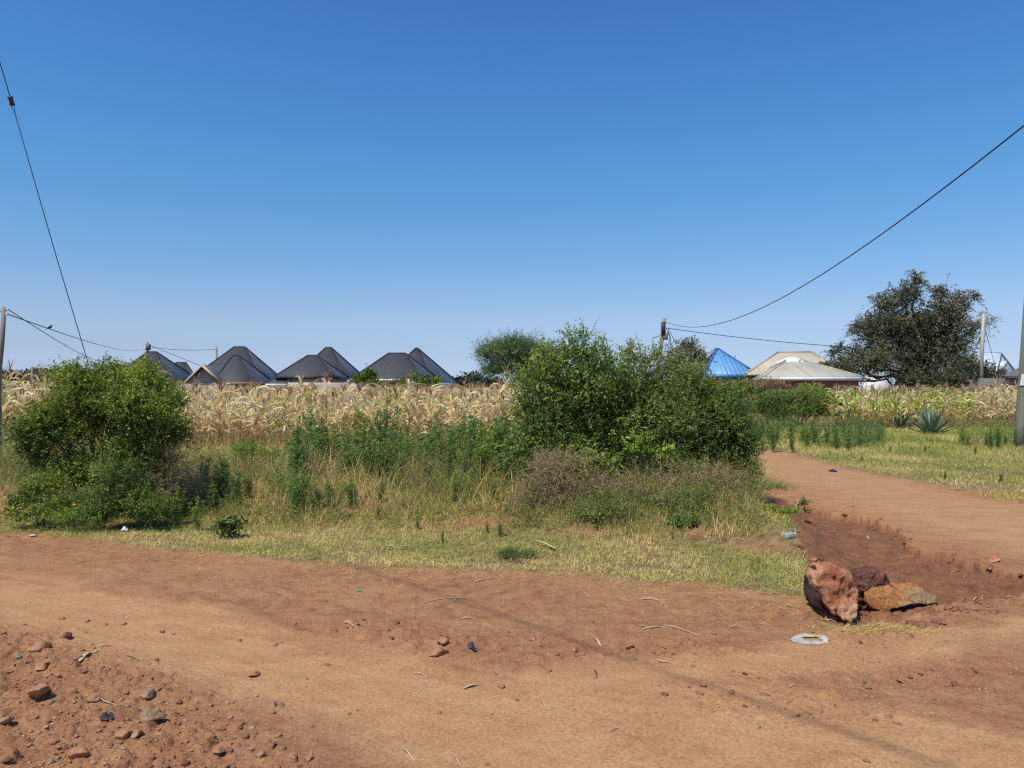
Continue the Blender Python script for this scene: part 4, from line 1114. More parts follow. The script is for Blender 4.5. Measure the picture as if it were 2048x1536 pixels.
# tin roof house
h = thing('house', rp(1600, 50, 0), 'red brick house with a large weathered tin roof and small white gablet', 'house')
hip('roof', h, (1490, 51), (1705, 51), (1716, 60), (1490, 60), (1557, 55), (1622, 55), 2.72, 4.40, [TANX, TINY], None, TINX)
hip('roof', h, (1527, 46.5), (1722, 46.5), (1722, 54), (1500, 54), (1572, 50.5), (1606, 50.5), 2.50, 3.62, [TINX, TINY], WHITE, TINX)
a, b, c = rp(1568, 50.2, 3.52), rp(1612, 50.2, 3.52), rp(1588, 50.2, 3.84)
V = np.array([a, b, c, a + [0, 1.6, 0], b + [0, 1.6, 0], c + [0, 1.6, 0]]); mesh('gablet', V, [np.array([[0, 1, 2]]), np.array([[0, 2, 5, 3], [1, 4, 5, 2]])], WHITE, h)
a, c = rp(1550, 54.9, 3.98), rp(1557, 54.9, 4.42)
V = np.array([a, rp(1566, 54.9, 3.98), c, a + [0, .3, 0], rp(1566, 55.2, 3.98), c + [0, .3, 0]]); mesh('ridge_end', V, [np.array([[0, 1, 2], [3, 5, 4]]), np.array([[0, 2, 5, 3]])], GREYB, h)
walls(h, (1527, 46.5), (1722, 46.5), (1722, 54), (1510, 54), 2.4, REDBR, .95)
# white roofed house on the right
h = thing('house', rp(1975, 70, 0), 'house with a pale white roof at the far right behind a thin pole', 'house')
hip('roof', h, (1918, 67), (1992, 67), (2034, 76), (1940, 76), (1967, 71.5), (2001, 71.5), 3.3, 5.18, [PALEX, PALEY], WHITE, PALEX)
walls(h, (1918, 67), (1992, 67), (2034, 76), (1940, 76), 3.1, WHITE)
V, F, _ = beam(rp(2000, 69.5, 3.75), rp(2008, 71, 4.15), .5, .5); mesh('roof_box', V, F, WHITE, h)
# dark shed at the right edge
h = thing('shed', rp(2040, 40, 0), 'low brown shed with a dark sloping roof behind the right hand pole', 'shed')
V = np.array([rp(2008, 40, 2.42), rp(2140, 40, 2.42), rp(2150, 44, 3.9), rp(2048, 44, 3.1)]); V = np.concatenate([V, V - [0, 0, .1]])
mesh('roof', V, np.array([[0, 1, 2, 3], [7, 6, 5, 4], [0, 4, 5, 1], [3, 7, 4, 0], [1, 5, 6, 2], [2, 6, 7, 3]]), GREYB, h)
walls(h, (2008, 40.2), (2140, 40.2), (2140, 45), (2020, 45), 2.3, GREYB, .98)
V, F, _ = box((rp(1998, 42, 0)[0], 42, 1.15), (2.2, .2, 2.3)); mesh('screen_wall', V, F, GREYB, h)
# white wall seen under the big tree
V, F, _ = box((rp(1754, 58, 0)[0], 58, 1.35), (2.1, .25, 2.7)); o = mesh('white_wall', V, F, WHITE, loc=rp(1754, 58, 0)); prop(o, 'bright whitewashed wall seen under the crown of the big tree', 'wall', None, 'thing')
V, F, _ = box((rp(1850, 57, 0)[0], 57, .8), (7.0, .2, 1.6)); o = mesh('low_wall', V, F, BLOCK, loc=rp(1850, 57, 0)); prop(o, 'low grey wall running right behind the yellow maize', 'wall', None, 'thing')

# ================================================================== TREES
def tree(name, label, L, n, mat, base_px, d, leaf, aspect, k, tl, r0, spread=1.0, droop=.3, gap=.25, shell=.5, up=.4, base_t=.5, bark=None, upw=.4, extra=None, tips=0, sprz=None, cat='tree', group=None, outw=.9, tintfn=None):
    lob = lobes_px(L)
    bx = (base_px - 1024) / FPX * d
    t = thing(name, (bx, d, 0), label, cat, group)
    (V, F, T), (O, D, Lr) = lobe_sprigs(lob, n, tl, k, leaf, aspect, gap=gap, spread=spread, droop=droop, shell=shell, upw=upw, up=up, base_t=base_t, minz=.4, outw=outw, tintfn=tintfn)
    mesh('crown', V, F, mat, t, T)
    b = np.array([bx, d, -0.1]); fork = b + [0, 0, 0.25 * max(l[2] for l in lob)]
    parts = [tube(np.array([b, b + [.03, 0, fork[2] * .5], fork]), [r0 * 1.25, r0, r0 * .8], 8)]
    for l in lob:
        parts.append(limbs(fork - [0, 0, rng.uniform(0, .4)], [np.array(l[:3])], r0 * .55, r0 * .12, .1, 8, 6))
        for q in range(6):
            e = np.array(l[:3]) + ball(1, .2)[0] * np.array(l[3:]) * .95
            parts.append(limbs(fork + (np.array(l[:3]) - fork) * rng.uniform(.5, 1), [e], r0 * .16, r0 * .04, .12, 6, 4))
    V2, F2, _ = join(parts)
    sel = rng.random(len(O)) < .35
    Vt, Ft, _ = twigs(O[sel], D[sel], Lr[sel], r0 * .03 + .004, droop)
    mesh('trunk', np.concatenate([V2, Vt]), fixq(F2) + [Ft + len(V2)], bark or BARK, t)
    return t
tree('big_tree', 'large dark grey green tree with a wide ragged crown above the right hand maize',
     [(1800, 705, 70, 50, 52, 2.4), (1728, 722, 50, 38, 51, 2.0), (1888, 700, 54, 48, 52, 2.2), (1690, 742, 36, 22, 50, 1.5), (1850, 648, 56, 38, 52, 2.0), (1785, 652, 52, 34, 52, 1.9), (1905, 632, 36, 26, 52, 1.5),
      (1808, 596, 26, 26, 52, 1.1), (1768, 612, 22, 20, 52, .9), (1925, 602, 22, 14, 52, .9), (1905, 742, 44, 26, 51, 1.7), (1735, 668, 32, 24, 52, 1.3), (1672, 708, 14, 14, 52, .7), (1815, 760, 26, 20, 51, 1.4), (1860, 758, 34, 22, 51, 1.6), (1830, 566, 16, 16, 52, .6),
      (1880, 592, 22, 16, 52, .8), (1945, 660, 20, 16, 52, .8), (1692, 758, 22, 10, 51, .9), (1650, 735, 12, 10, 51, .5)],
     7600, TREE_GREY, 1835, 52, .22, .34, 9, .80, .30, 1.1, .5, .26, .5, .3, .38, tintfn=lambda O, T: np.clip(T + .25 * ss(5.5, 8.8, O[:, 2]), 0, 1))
tree('flat_topped_tree', 'green flat topped acacia standing behind the maize at the left of the thicket',
     [(1010, 700, 50, 13, 38, 1.4), (970, 708, 24, 10, 38, .8), (1050, 712, 50, 18, 38.5, 1.4), (1000, 735, 36, 12, 38, 1.1), (1060, 745, 42, 20, 39, 1.2), (1035, 692, 34, 10, 38, 1.0), (985, 750, 22, 8, 38, .7), (1085, 735, 30, 28, 39, 1.0)],
     2600, ACACIA, 1045, 38.5, .17, .16, 16, .62, .11, 1.3, -.12, .18, .55, .5, .55, upw=.25, outw=1.3)
tree('small_dark_tree', 'small dark leafed tree rising behind the thicket beside the leaning pole',
     [(1375, 705, 24, 22, 22, .6), (1345, 722, 20, 20, 22, .5), (1400, 722, 18, 20, 22, .5), (1365, 745, 34, 22, 22, .7)],
     700, TREE_GREY, 1372, 22, .085, .5, 8, .36, .07, 1, .35, .2, .5, .5, .55)
tree('shade_tree', 'low dark tree in front of the white roofed house, right of the big tree',
     [(1925, 752, 34, 20, 50, 1.3), (1955, 742, 24, 14, 50, 1.0), (1985, 752, 20, 12, 50, .9), (1900, 762, 30, 18, 49, 1.2)],
     900, TREE_GREY, 1935, 50, .20, .45, 8, .7, .10, 1, .35, .2, .5, .4, .4)
tree('yard_tree', 'slim green tree growing out of the climbing plants before the rightmost dark roof',
     [(738, 748, 9, 12, 62, .5), (741, 768, 14, 14, 62, .6)], 300, GREEN_BUSH, 740, 62, .22, .5, 7, .5, .06, 1, .3, .1, .5, .4, .45)
tree('yard_tree', 'tall leafy plant between the two climbing plants on the block wall',
     [(718, 762, 14, 8, 62, .5)], 160, GREEN_BUSH, 720, 62, .22, .5, 7, .45, .05, 1, .3, .1, .5, .4, .35)
bush('climbing_plant', 'green climbing plant covering the top of the block wall below the rightmost roof', 'climbing plant',
     [(830, 768, 36, 13, 63.8, .6), (795, 776, 20, 8, 63.8, .5), (862, 765, 16, 10, 63.8, .5), (760, 775, 26, 9, 63.8, .5)], 900, GREEN_BUSH, 825, .17, .6, 7, .5, 6, .04, base_d=63.8, base_t=.35)
bush('flowering_hedge', 'dark hedge with a bright green mound and magenta flowers before the red brick house', 'hedge',
     [(1625, 794, 46, 20, 34, 1.2), (1575, 806, 56, 22, 34, 1.2), (1535, 808, 42, 22, 33, 1.1), (1675, 812, 24, 24, 34, .9), (1620, 822, 62, 18, 33.6, 1.0), (1555, 826, 50, 16, 33, 1.0)], 3000, GREEN_DARK, 1600, .085, .6, 8, .38, 10, .03,
     base_d=34, gap=.22, flowers=22, fmat=PINK, fsize=.12, tintfn=lambda O, T: np.clip(T + .42 * ss(.8, .2, np.abs(O[:, 0] - (1628 - 1024) / FPX * 34) / 1.15) * ss(1.2, 1.6, O[:, 2]) - .06, 0, 1))
bush('brown_hedge', 'brownish dried part of the hedge between blue roof and red brick house', 'hedge',
     [(1520, 768, 26, 10, 36, .8), (1550, 770, 22, 8, 36, .8)], 400, BROWN, 1535, .07, .4, 8, .35, 4, .02, base_d=36, base_t=.4)
# far trees on the horizon: one mass
def wood(label, L, n, d):
    lob = lobes_px([(px, py, rx, ry, d, 6) for px, py, rx, ry in L])
    (V, F, T), _ = lobe_sprigs(lob, n, 1.6, 6, .75, .7, gap=.1, minz=1)
    prop(mesh('far_trees', V, F, FARWOOD, None, T), label, None, None, 'stuff')
wood('dark line of far trees on the horizon at the left', [(20, 762, 30, 12), (60, 758, 34, 12), (100, 756, 26, 14), (140, 757, 30, 14), (170, 760, 22, 10), (225, 765, 30, 10), (-30, 765, 30, 12)], 1800, 170)
wood('dark far trees on the horizon between the last dark roof and the acacia', [(925, 766, 16, 8), (948, 762, 16, 9), (900, 772, 22, 6), (975, 770, 30, 8)], 600, 165)
wood('low far trees behind the houses on the right', [(1500, 775, 60, 8), (1900, 772, 80, 10), (2080, 765, 60, 14)], 900, 175)
# agaves
for px, py, s, n, lab in ((1862, 870, 1.2, 34, 'larger blue green agave with spiky leaves in the grass beyond the track'), (1802, 858, 1.05, 26, 'smaller agave half behind the larger one, on its left side')):
    g = G(px, py)
    a = np.arange(n) * 2.399
    tilt = np.linspace(.04, 1.35, n)
    v, f, t_ = blades(np.repeat(g[None], n, 0) + np.stack([np.cos(a) * .04, np.sin(a) * .04, np.full(n, .02)], -1), a, tilt, s * rng.uniform(.72, .98, n), np.full(n, .095 * s), rng.uniform(-.05, .18, n), 6, 0, 'agave', rng.uniform(.2, .9, n))
    t = thing('agave', g, lab, 'agave', 'agaves beyond the track')
    # keels give the leaves their thickness
    v2 = v.copy().reshape(n, -1, 2, 3); mid = v2.mean(2); w = np.linalg.norm(v2[:, :, 0] - v2[:, :, 1], axis=2)
    tang = np.gradient(mid, axis=1); sd = v2[:, :, 1] - v2[:, :, 0]; nn = norm(np.cross(tang, sd)); keel = mid - nn * (w * .28)[..., None]
    A = np.concatenate([v2[:, :, 0], keel], 1); 
    m_ = v2.shape[1]; k = np.arange(m_ - 1)
    fk = np.concatenate([np.stack([k, k + 1, k + m_ + 1, k + m_], -1)])
    F1 = (np.arange(n)[:, None, None] * 2 * m_ + fk[None]).reshape(-1, 4)
    B = np.concatenate([keel, v2[:, :, 1]], 1)
    mesh('leaves', v, f, SUCC, t, t_)
    VV = np.concatenate([A.reshape(-1, 3), B.reshape(-1, 3)])
    mesh('leaf_undersides', VV, np.concatenate([F1, F1 + A.shape[0] * A.shape[1]]), SUCC, t, np.full(len(VV), .3))

# ================================================================== POLES, CABLES
def pole(name, label, pts, r, mat=POLE, group=None):
    t = thing(name, (pts[0][0], pts[0][1], 0), label, 'pole', group)
    V, F, _ = tube(pts, r, 12); mesh('shaft', V, fixq(F), mat, t, smooth=False)
    return t
def insul(t, p, s=.05, name='insulator'):
    V, F, _ = tube(np.array([p - [0, 0, s], p - [0, 0, s * .3], p, p + [0, 0, s]]), [s * .5, s, s * .6, s * .4], 8); mesh(name, V, fixq(F), WHITE, t)
def bracket(t, a, b, w=.04): V, F, _ = beam(a, b, w, w); mesh('bracket', V, F, WIRE, t)
def cable(name, label, a, b, sag, r, t1=1.0, n=40, mat=CABLE, cat='cable', group=None):
    s = np.linspace(0, t1, n)[:, None]
    p = a * (1 - s) + b * s; p[:, 2] -= (4 * sag * s * (1 - s))[:, 0]
    V, F, _ = tube(p, r, 5)
    o = mesh(name, V, fixq(F), mat, loc=a); prop(o, label, cat, group)
    return p
# left crooked pole
dL = 12.9
zL = H(*rp(-8, dL, 0)[:2])
pp = [np.array([*rp(-2, dL, 0)[:2], zL - .1]), P(-2.5, 880, dL), P(-3.5, 790, dL), P(-1, 730, dL), P(3.5, 690, dL), P(8.5, 614, dL)]
t = pole('wooden_pole', 'crooked thin wooden pole at the left edge, leaning to the right', pp, [.058, .05, .045, .042, .038, .035])
topL = P(8.5, 617, dL)
insul(t, topL + [.05, 0, -.01], .022); insul(t, topL + [.035, 0, -.09], .022); bracket(t, topL + [-.03, 0, -.06], topL + [-.11, 0, -.05], .015)
insul(t, topL + [-.10, 0, -.03], .018)
# pole behind house 1
dB = 90
t = pole('wooden_pole', 'pole with a grey meter box on top behind the first dark roof', [P(295, 775, dB), P(294.5, 730, dB), P(295, 684, dB)], [.17, .15, .13])
topB = P(295, 690, dB)
V, F, _ = box(topB + [.12, -.1, -.25], (.5, .3, .7)); mesh('meter_box', V, F, GREYB, t); insul(t, topB + [-.25, 0, -.35], .10)
t = pole('wooden_pole', 'thin pole standing behind the roof with the gabled porch', [P(434, 775, 105), P(433.5, 730, 105), P(433, 693, 105)], [.16, .14, .12])
t = pole('wooden_pole', 'small distant pole standing before the far tree line at the left', [P(64.5, 775, 80), P(64, 733, 80)], [.14, .11]); 
bracket(t, P(61, 737, 80), P(66, 737, 80), .12)
cable('overhead_cable', 'cable from the crooked pole to the pole with the meter box', topL + [.04, 0, -.09], topB + [-.2, 0, -.3], .0, .006) if False else None
def cable_fit(name, label, a, b, mid_px, mid_py, r, mat=CABLE, group=None, near_bias=.5):
    """choose the sag so that the cable hangs through a seen point"""
    best = None
    s = np.linspace(0, 1, 400)
    L_ = a[None] * (1 - s[:, None]) + b[None] * s[:, None]
    for sag in np.linspace(0, 6, 240):
        z = L_[:, 2] - 4 * sag * s * (1 - s)
        px = 1024 + FPX * L_[:, 0] / L_[:, 1]; py = HOR - FPX * (z - EYE) / L_[:, 1]
        i = np.argmin(abs(px - mid_px)); e = abs(py[i] - mid_py)
        if best is None or e < best[0]: best = (e, sag)
    sN = 70
    q = (np.linspace(0, 1, sN) ** 2)[:, None] if a[1] < b[1] else np.linspace(0, 1, sN)[:, None]
    p = a * (1 - q) + b * q; p[:, 2] -= (4 * best[1] * q * (1 - q))[:, 0]
    rr = r * (1 + 0 * q[:, 0])
    V, F, _ = tube(p, rr, 5); o = mesh(name, V, fixq(F), mat, loc=a); prop(o, label, 'cable', group)
    return p
cL = cable_fit('overhead_cable', 'sagging cable from the crooked left pole to the pole with the meter box', topL + [.04, 0, -.09], topB + [-.2, 0, -.35], 160, 678, .010)
cable_fit('overhead_cable', 'cable from the top of the crooked pole down to the first gable roof', topL + [.05, 0, -.005], P(236, 722, 69), 120, 684, .009)
cable_fit('overhead_cable', 'thin cable between the meter box pole and the next thin pole', topB + [.2, 0, -.2], P(433, 698, 105), 370, 700, .028)
cable_fit('overhead_cable', 'thin cable running down from the meter box pole to the porch roof', topB + [.2, 0, 0], P(400, 731, 68), 340, 706, .024)
# bird on the cable
c = P(100, 660.5, cL[np.argmin(abs(1024 + FPX * cL[:, 0] / cL[:, 1] - 100))][1])
i = np.argmin(abs(1024 + FPX * cL[:, 0] / cL[:, 1] - 100)); c = cL[i] + [0, 0, .045]
t = thing('bird', c, 'small dark bird sitting on the cable at the left', 'bird')
Vb, Fb = rock(3, 2, .02, 0, (1.5, .75, .85), 0); mesh('body', place(Vb, c, .035, .2, -.5), Fb, TRIMD, t, smooth=True)
Vb, Fb = rock(4, 2, .02, 0, (1, .9, .9), 0); mesh('head', place(Vb, c + [.04, 0, .035], .019), Fb, TRIMD, t, smooth=True)
V, F, _ = beam(c + [-.04, 0, -.02], c + [-.10, 0, -.06], .02, .006); mesh('tail', V, F, TRIMD, t)
# stay wire with its insulator: comes down from a pole outside the picture into the leggy bush
A0 = P(184, 752, 11.5); A1 = P(-160, -420, 8.2)
def on_stay(py):
    s = np.linspace(0, 1, 4000)[:, None]; q = A0 * (1 - s) + A1 * s; y = HOR - FPX * (q[:, 2] - EYE) / q[:, 1]
    return q[np.argmin(abs(y - py))]
st_ = thing('stay_wire', A0, 'steel stay wire with a dark red insulator, slanting down into the left bush', 'wire')
g0 = A0 + (A0 - A1) * ((A0[2] - .2) / (A1[2] - A0[2])); 
V, F, _ = tube(np.array([g0, A0, on_stay(500), on_stay(222)]) + np.array([[0, 0, 0], [0, 0, 0], [0.0, 0, -.03], [0, 0, 0]]), .006, 5); mesh('lower_wire', V, fixq(F), WIRE, st_)
V, F, _ = tube(np.array([on_stay(202), A1]), .006, 5); mesh('upper_wire', V, fixq(F), WIRE, st_)
i0, i1 = on_stay(208), on_stay(196); ax = norm(i1 - i0)
V, F, _ = tube(np.array([i0 - ax * .02, i0 - ax * .015, (i0 + i1) / 2 - ax * .01, (i0 + i1) / 2 + ax * .01, i1 + ax * .015, i1 + ax * .02]), [.022, .034, .026, .026, .036, .024], 10)
ins = mesh('insulator', V, fixq(F), plain('dark red glaze', [(.05, .012, .012), (.09, .02, .018)], 4, .25, None, None, .5), st_)
j = on_stay(222); V, F, _ = join([tube(np.array([j, i0 + [.03, 0, 0], i1 + [.02, 0, 0]]), .004, 4), tube(np.array([j, i0 - [.03, 0, 0]]), .004, 4)]); mesh('loop', V, fixq(F), WIRE, st_)
# leaning pole behind the thicket
dP = 45
t = pole('wooden_pole', 'leaning wooden pole with service cables behind the thicket', [P(1309, 800, dP), P(1318, 720, dP), P(1329, 636, dP)], [.14, .13, .11])
topP = P(1328.5, 641, dP)
V, F, _ = box(topP + [.05, -.1, -.85], (.26, .22, .6)); mesh('junction_box', V, F, PALEP, t)
V, F, _ = box(topP + [-.08, -.12, -.5], (.22, .2, .8)); mesh('cable_clamp', V, F, TRIMD, t)
V, F, _ = tube(topP + np.array([[.15, -.1, -.6], [.32, -.1, -1.0], [.25, -.1, -1.4], [.1, -.1, -1.5]]), .025, 5); mesh('cable_loop', V, fixq(F), CABLE, t)
bracket(t, topP + [-.7, 0, -1.05], topP + [-.1, 0, -.85], .04)
for q in (-.1, -.45): insul(t, topP + [.16, 0, q], .07)
cable('overhead_cable', 'thick sagging cable rising from the leaning pole out over the road to the upper right', topP + [.15, 0, -.1], np.array([7.432, 3.77, 7.144]), 1.9857, .0135, 1.25, 90)
cable_fit('overhead_cable', 'long thin cable from the leaning pole across to the big tree', topP + [.15, 0, -.45], P(1700, 694, 52), 1500, 677, .020)
V_ = topP + np.array([[.2, 0, -.5], [.38, 0, -1.1], [.36, 0, -1.9], [.5, 0, -2.3], [.42, 0, -3.0], [.55, 0, -4.2]])
V, F, _ = tube(V_, .018, 5); prop(mesh('hanging_cable', V, fixq(F), CABLE, loc=V_[0]), 'wavy loose cable hanging down beside the leaning pole', 'cable')
V_ = topP + np.array([[.2, 0, -.4], [.8, 0, -1.6], [1.35, 0, -3.0], [1.6, 0, -4.0]])
V, F, _ = tube(V_, .016, 5); prop(mesh('drop_cable', V, fixq(F), CABLE, loc=V_[0]), 'straight thin cable dropping from the leaning pole towards the blue roof', 'cable')
# pole right of the tree
t = pole('wooden_pole', 'pale straight pole topped by thin branches at the right of the big tree', [P(1962, 790, 48.5), P(1964, 700, 48.5), P(1967, 628, 48.5)], [.115, .105, .09], PALEP)
cable_fit('overhead_cable', 'thin cable with a knot dropping from the pale pole to the white roofed house', P(1969, 655, 50), P(1991, 735, 68), 1980, 690, .02)
bush('thin_branches', 'thin drooping purplish branches around the top of the pale pole', 'branches',
     [(1962, 640, 16, 12, 49.8, .5), (1935, 652, 26, 12, 50.5, .6), (1980, 648, 12, 12, 49.8, .4)], 110, TREE_GREY, 1900, .17, .25, 8, .55, 3, .03, base_d=51, base_t=.9, droop=.6, trunk='branch') 
# right hand pole with a poster
dR = 21.5
t = pole('wooden_pole', 'thick leaning wooden pole with a paper notice, cut by the right edge', [P(2037, 905, dR), P(2040, 850, dR), P(2050, 700, dR), P(2078, 300, dR), P(2086, 170, dR)], [.13, .125, .115, .10, .09], POLE_G)
a0 = P(2040.5, 771, dR); a1 = P(2044.5, 748, dR)
ang = np.linspace(pi * 1.22, pi * 1.60, 8); R_ = .128
V = np.array([[c[0] + math.cos(a) * R_, c[1] + math.sin(a) * R_, c[2]] for c in (a0 + [.03, 0, 0], a1 + [.03, 0, 0]) for a in ang])
F = np.array([[i, i + 1, i + 9, i + 8] for i in range(7)])
PAPER = plain('printed paper notice', [(.62, .60, .66), (.66, .64, .70), (.55, .20, .28)], 5, .8, None, None, .3, 0, [.45, .60, .68])
nb = mesh('paper_notice', V, F, PAPER, t)
for z, w in ((1.98, .10), (1.90, .08)):
    pass

# ================================================================== ROCKS AND STONES
def rockmat(name, c1, c2, c3, scale=5, bs=.6, fleck=None, pores=1.0):
    m, nt, p = nodes(name)
    n = noise(nt, scale, 5, .65); n2 = noise(nt, scale * 7, 5, .7)
    c = ramp(nt, [c1, c2, c3], n, [.35, .5, .66])
    c = mixc(nt, .7, c, ramp(nt, [(.38, .34, .32), (1, 1, 1), (1.25, 1.25, 1.25)], n2, [.30, .48, .72]), 'MULTIPLY')
    if fleck:
        f = ramp(nt, [(0, 0, 0), (1, 1, 1)], noise(nt, scale * .7, 2, .4), [.60, .66])
        c = mixc(nt, f, c, fleck)
    nt.links.new(c, p.inputs['Base Color']); p.inputs['Roughness'].default_value = .9; p.inputs['Specular IOR Level'].default_value = .2
    bump(nt, p, math_(nt, 'ADD', n2, n), bs, .03)
    return m
STONE = rockmat('dusty brown stone', (.27, .125, .062), (.40, .205, .105), (.50, .29, .16), 3, .6)
STONEG = rockmat('grey brown stone', (.24, .14, .08), (.34, .21, .125), (.45, .30, .19), 3, .8)
STONED = rockmat('dark clod', (.13, .06, .034), (.21, .10, .056), (.28, .145, .085), 3, .5)
CLOD = rockmat('soil clod', (.17, .07, .038), (.27, .12, .065), (.35, .18, .10), 6, .7)
RB1 = rockmat('broken red orange rock face', (.30, .10, .05), (.48, .21, .105), (.62, .37, .21), 4, 1.0)
RB1D = rockmat('dark brown rock', (.035, .022, .017), (.06, .036, .028), (.10, .06, .045), 7, .8)
RB2 = rockmat('red brown porous rock', (.12, .048, .034), (.21, .09, .062), (.32, .16, .105), 8, 1.2)
RB3 = rockmat('ochre rock', (.30, .115, .04), (.44, .20, .068), (.54, .30, .13), 6, .9, (.30, .20, .12))
def hull(points):
    bm = bmesh.new()
    for p in points: bm.verts.new(p)
    r = bmesh.ops.convex_hull(bm, input=bm.verts)
    bmesh.ops.delete(bm, geom=[g for g in r['geom_interior'] if isinstance(g, bmesh.types.BMVert)], context='VERTS')
    bmesh.ops.triangulate(bm, faces=bm.faces)
    for _ in range(5):
        es = [e for e in bm.edges if e.calc_length() > .022]
        if not es: break
        bmesh.ops.subdivide_edges(bm, edges=es, cuts=1); bmesh.ops.triangulate(bm, faces=bm.faces)
    for _ in range(1): bmesh.ops.smooth_vert(bm, verts=bm.verts, factor=.4, use_axis_x=True, use_axis_y=True, use_axis_z=True)
    bm.normal_update()
    V = np.array([v.co[:] for v in bm.verts]); N = np.array([v.normal[:] for v in bm.verts]); F = np.array([[v.index for v in f.verts] for f in bm.faces])
    bm.verts.index_update(); F = np.array([[v.index for v in f.verts] for f in bm.faces]); bm.free()
    return V, N, F
def boulder(name, label, front, d, depth, mat, rough, seed, back=None, mats=None, pick=None, zoff=0.0):
    """front outline in photo pixels at distance d; the back outline is smaller and set behind it"""
    f = np.array([P(px, py, d + dd) for px, py, dd in front]); c = f.mean(0)
    b = c + (f - c) * np.array([.72, 1, .78]) + np.array([0.03, depth, -.01])
    m = c + (f - c) * 1.03 + np.array([0, depth * .45, 0])
    V, N, F = hull(np.concatenate([f, m, b]))
    V = V + N * ((vn3(V * 8 + seed, seed) - .5) * rough * 2 - np.abs(vn3(V * 17 + seed, seed + 1) - .5) * rough * 2.2 + (vn3(V * 45, seed + 2) - .5) * rough * .7)[:, None]
    mi = pick(V, F) if pick else None
    o = mesh(name, V, F, mats or mat, loc=(c[0], d + depth / 2, V[:, 2].min()), mi=mi)
    prop(o, label, 'boulder', 'boulders in the ditch')
    return o
dB1 = G(1690, 1244)[1]; dB3 = G(1850, 1213)[1]
boulder('boulder', 'upright red orange broken boulder with a dark left side, leftmost of the three', [(1630, 1133, .10), (1668, 1129, .06), (1700, 1148, .05), (1717, 1172, .06), (1713, 1200, 0), (1719, 1230, -.03), (1700, 1243, -.04), (1668, 1234, -.05), (1650, 1212, 0), (1636, 1186, .02), (1630, 1155, .03)],
        dB1, .20, RB1, .030, 3)
o1 = bpy.data.objects['boulder']
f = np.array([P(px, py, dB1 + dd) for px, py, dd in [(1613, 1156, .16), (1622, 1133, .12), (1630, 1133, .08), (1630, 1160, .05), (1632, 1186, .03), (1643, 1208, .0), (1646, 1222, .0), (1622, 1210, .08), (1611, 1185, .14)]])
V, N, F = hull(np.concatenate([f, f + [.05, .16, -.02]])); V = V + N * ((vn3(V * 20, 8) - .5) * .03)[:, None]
om = mesh('dark_side', V, F, RB1D, o1)  # separate dark brown piece along the boulder's left side
boulder('boulder', 'purple brown porous boulder sunk behind the other two', [(1712, 1160, 0), (1722, 1147, .02), (1748, 1143, .03), (1768, 1148, .03), (1788, 1166, .02), (1786, 1190, 0), (1760, 1205, -.02), (1730, 1226, -.02), (1712, 1210, 0)], dB1 + .22, .22, RB2, .038, 5)
boulder('boulder', 'long ochre boulder with a grey pointed end, rightmost of the three', [(1733, 1188, .02), (1752, 1175, .05), (1790, 1167, .08), (1822, 1168, .08), (1846, 1178, .07), (1858, 1188, .05), (1856, 1206, 0), (1828, 1207, -.02), (1800, 1214, -.03), (1768, 1224, -.02), (1745, 1216, 0), (1735, 1202, .01)],
        dB3 - .02, .14, RB3, .016, 9)
o3 = bpy.data.objects['boulder.002']
f = np.array([P(px, py, dB3 + dd) for px, py, dd in [(1812, 1178, .03), (1838, 1177, .03), (1862, 1187, .01), (1873, 1195, .0), (1874, 1204, -.01), (1856, 1211, -.035), (1832, 1208, -.04), (1815, 1200, -.01)]])
V, N, F = hull(np.concatenate([f, f * [1, 1, 1] + [-.01, .13, -.01]])); V = V + N * ((vn3(V * 14, 8) - .5) * .035 - np.abs(vn3(V * 25, 4) - .5) * .02)[:, None]
mesh('grey_nose', V, F, rockmat('grey rock', (.24, .135, .06), (.33, .20, .095), (.38, .26, .14), 6, .8), o3)
def stone(label, px, py, wpx, seed, mat=STONE, hs=.55, sink=.30, name='stone', group='larger stones on the road', cat='stone', sub=3, depthf=.9, fine=.06):
    g = G(px, py + wpx * .15)
    s = wpx / FPX * g[1] / 2
    V, F = rock(seed, sub, .34, 10, (1, depthf, hs), fine, (.42, .72))
    V = place(V, g + [0, s * .4, s * hs * (1 - 2 * sink)], s, rng.uniform(0, 6))
    o = mesh(name, V, F, mat, loc=g)
    return prop(o, label, cat, group)
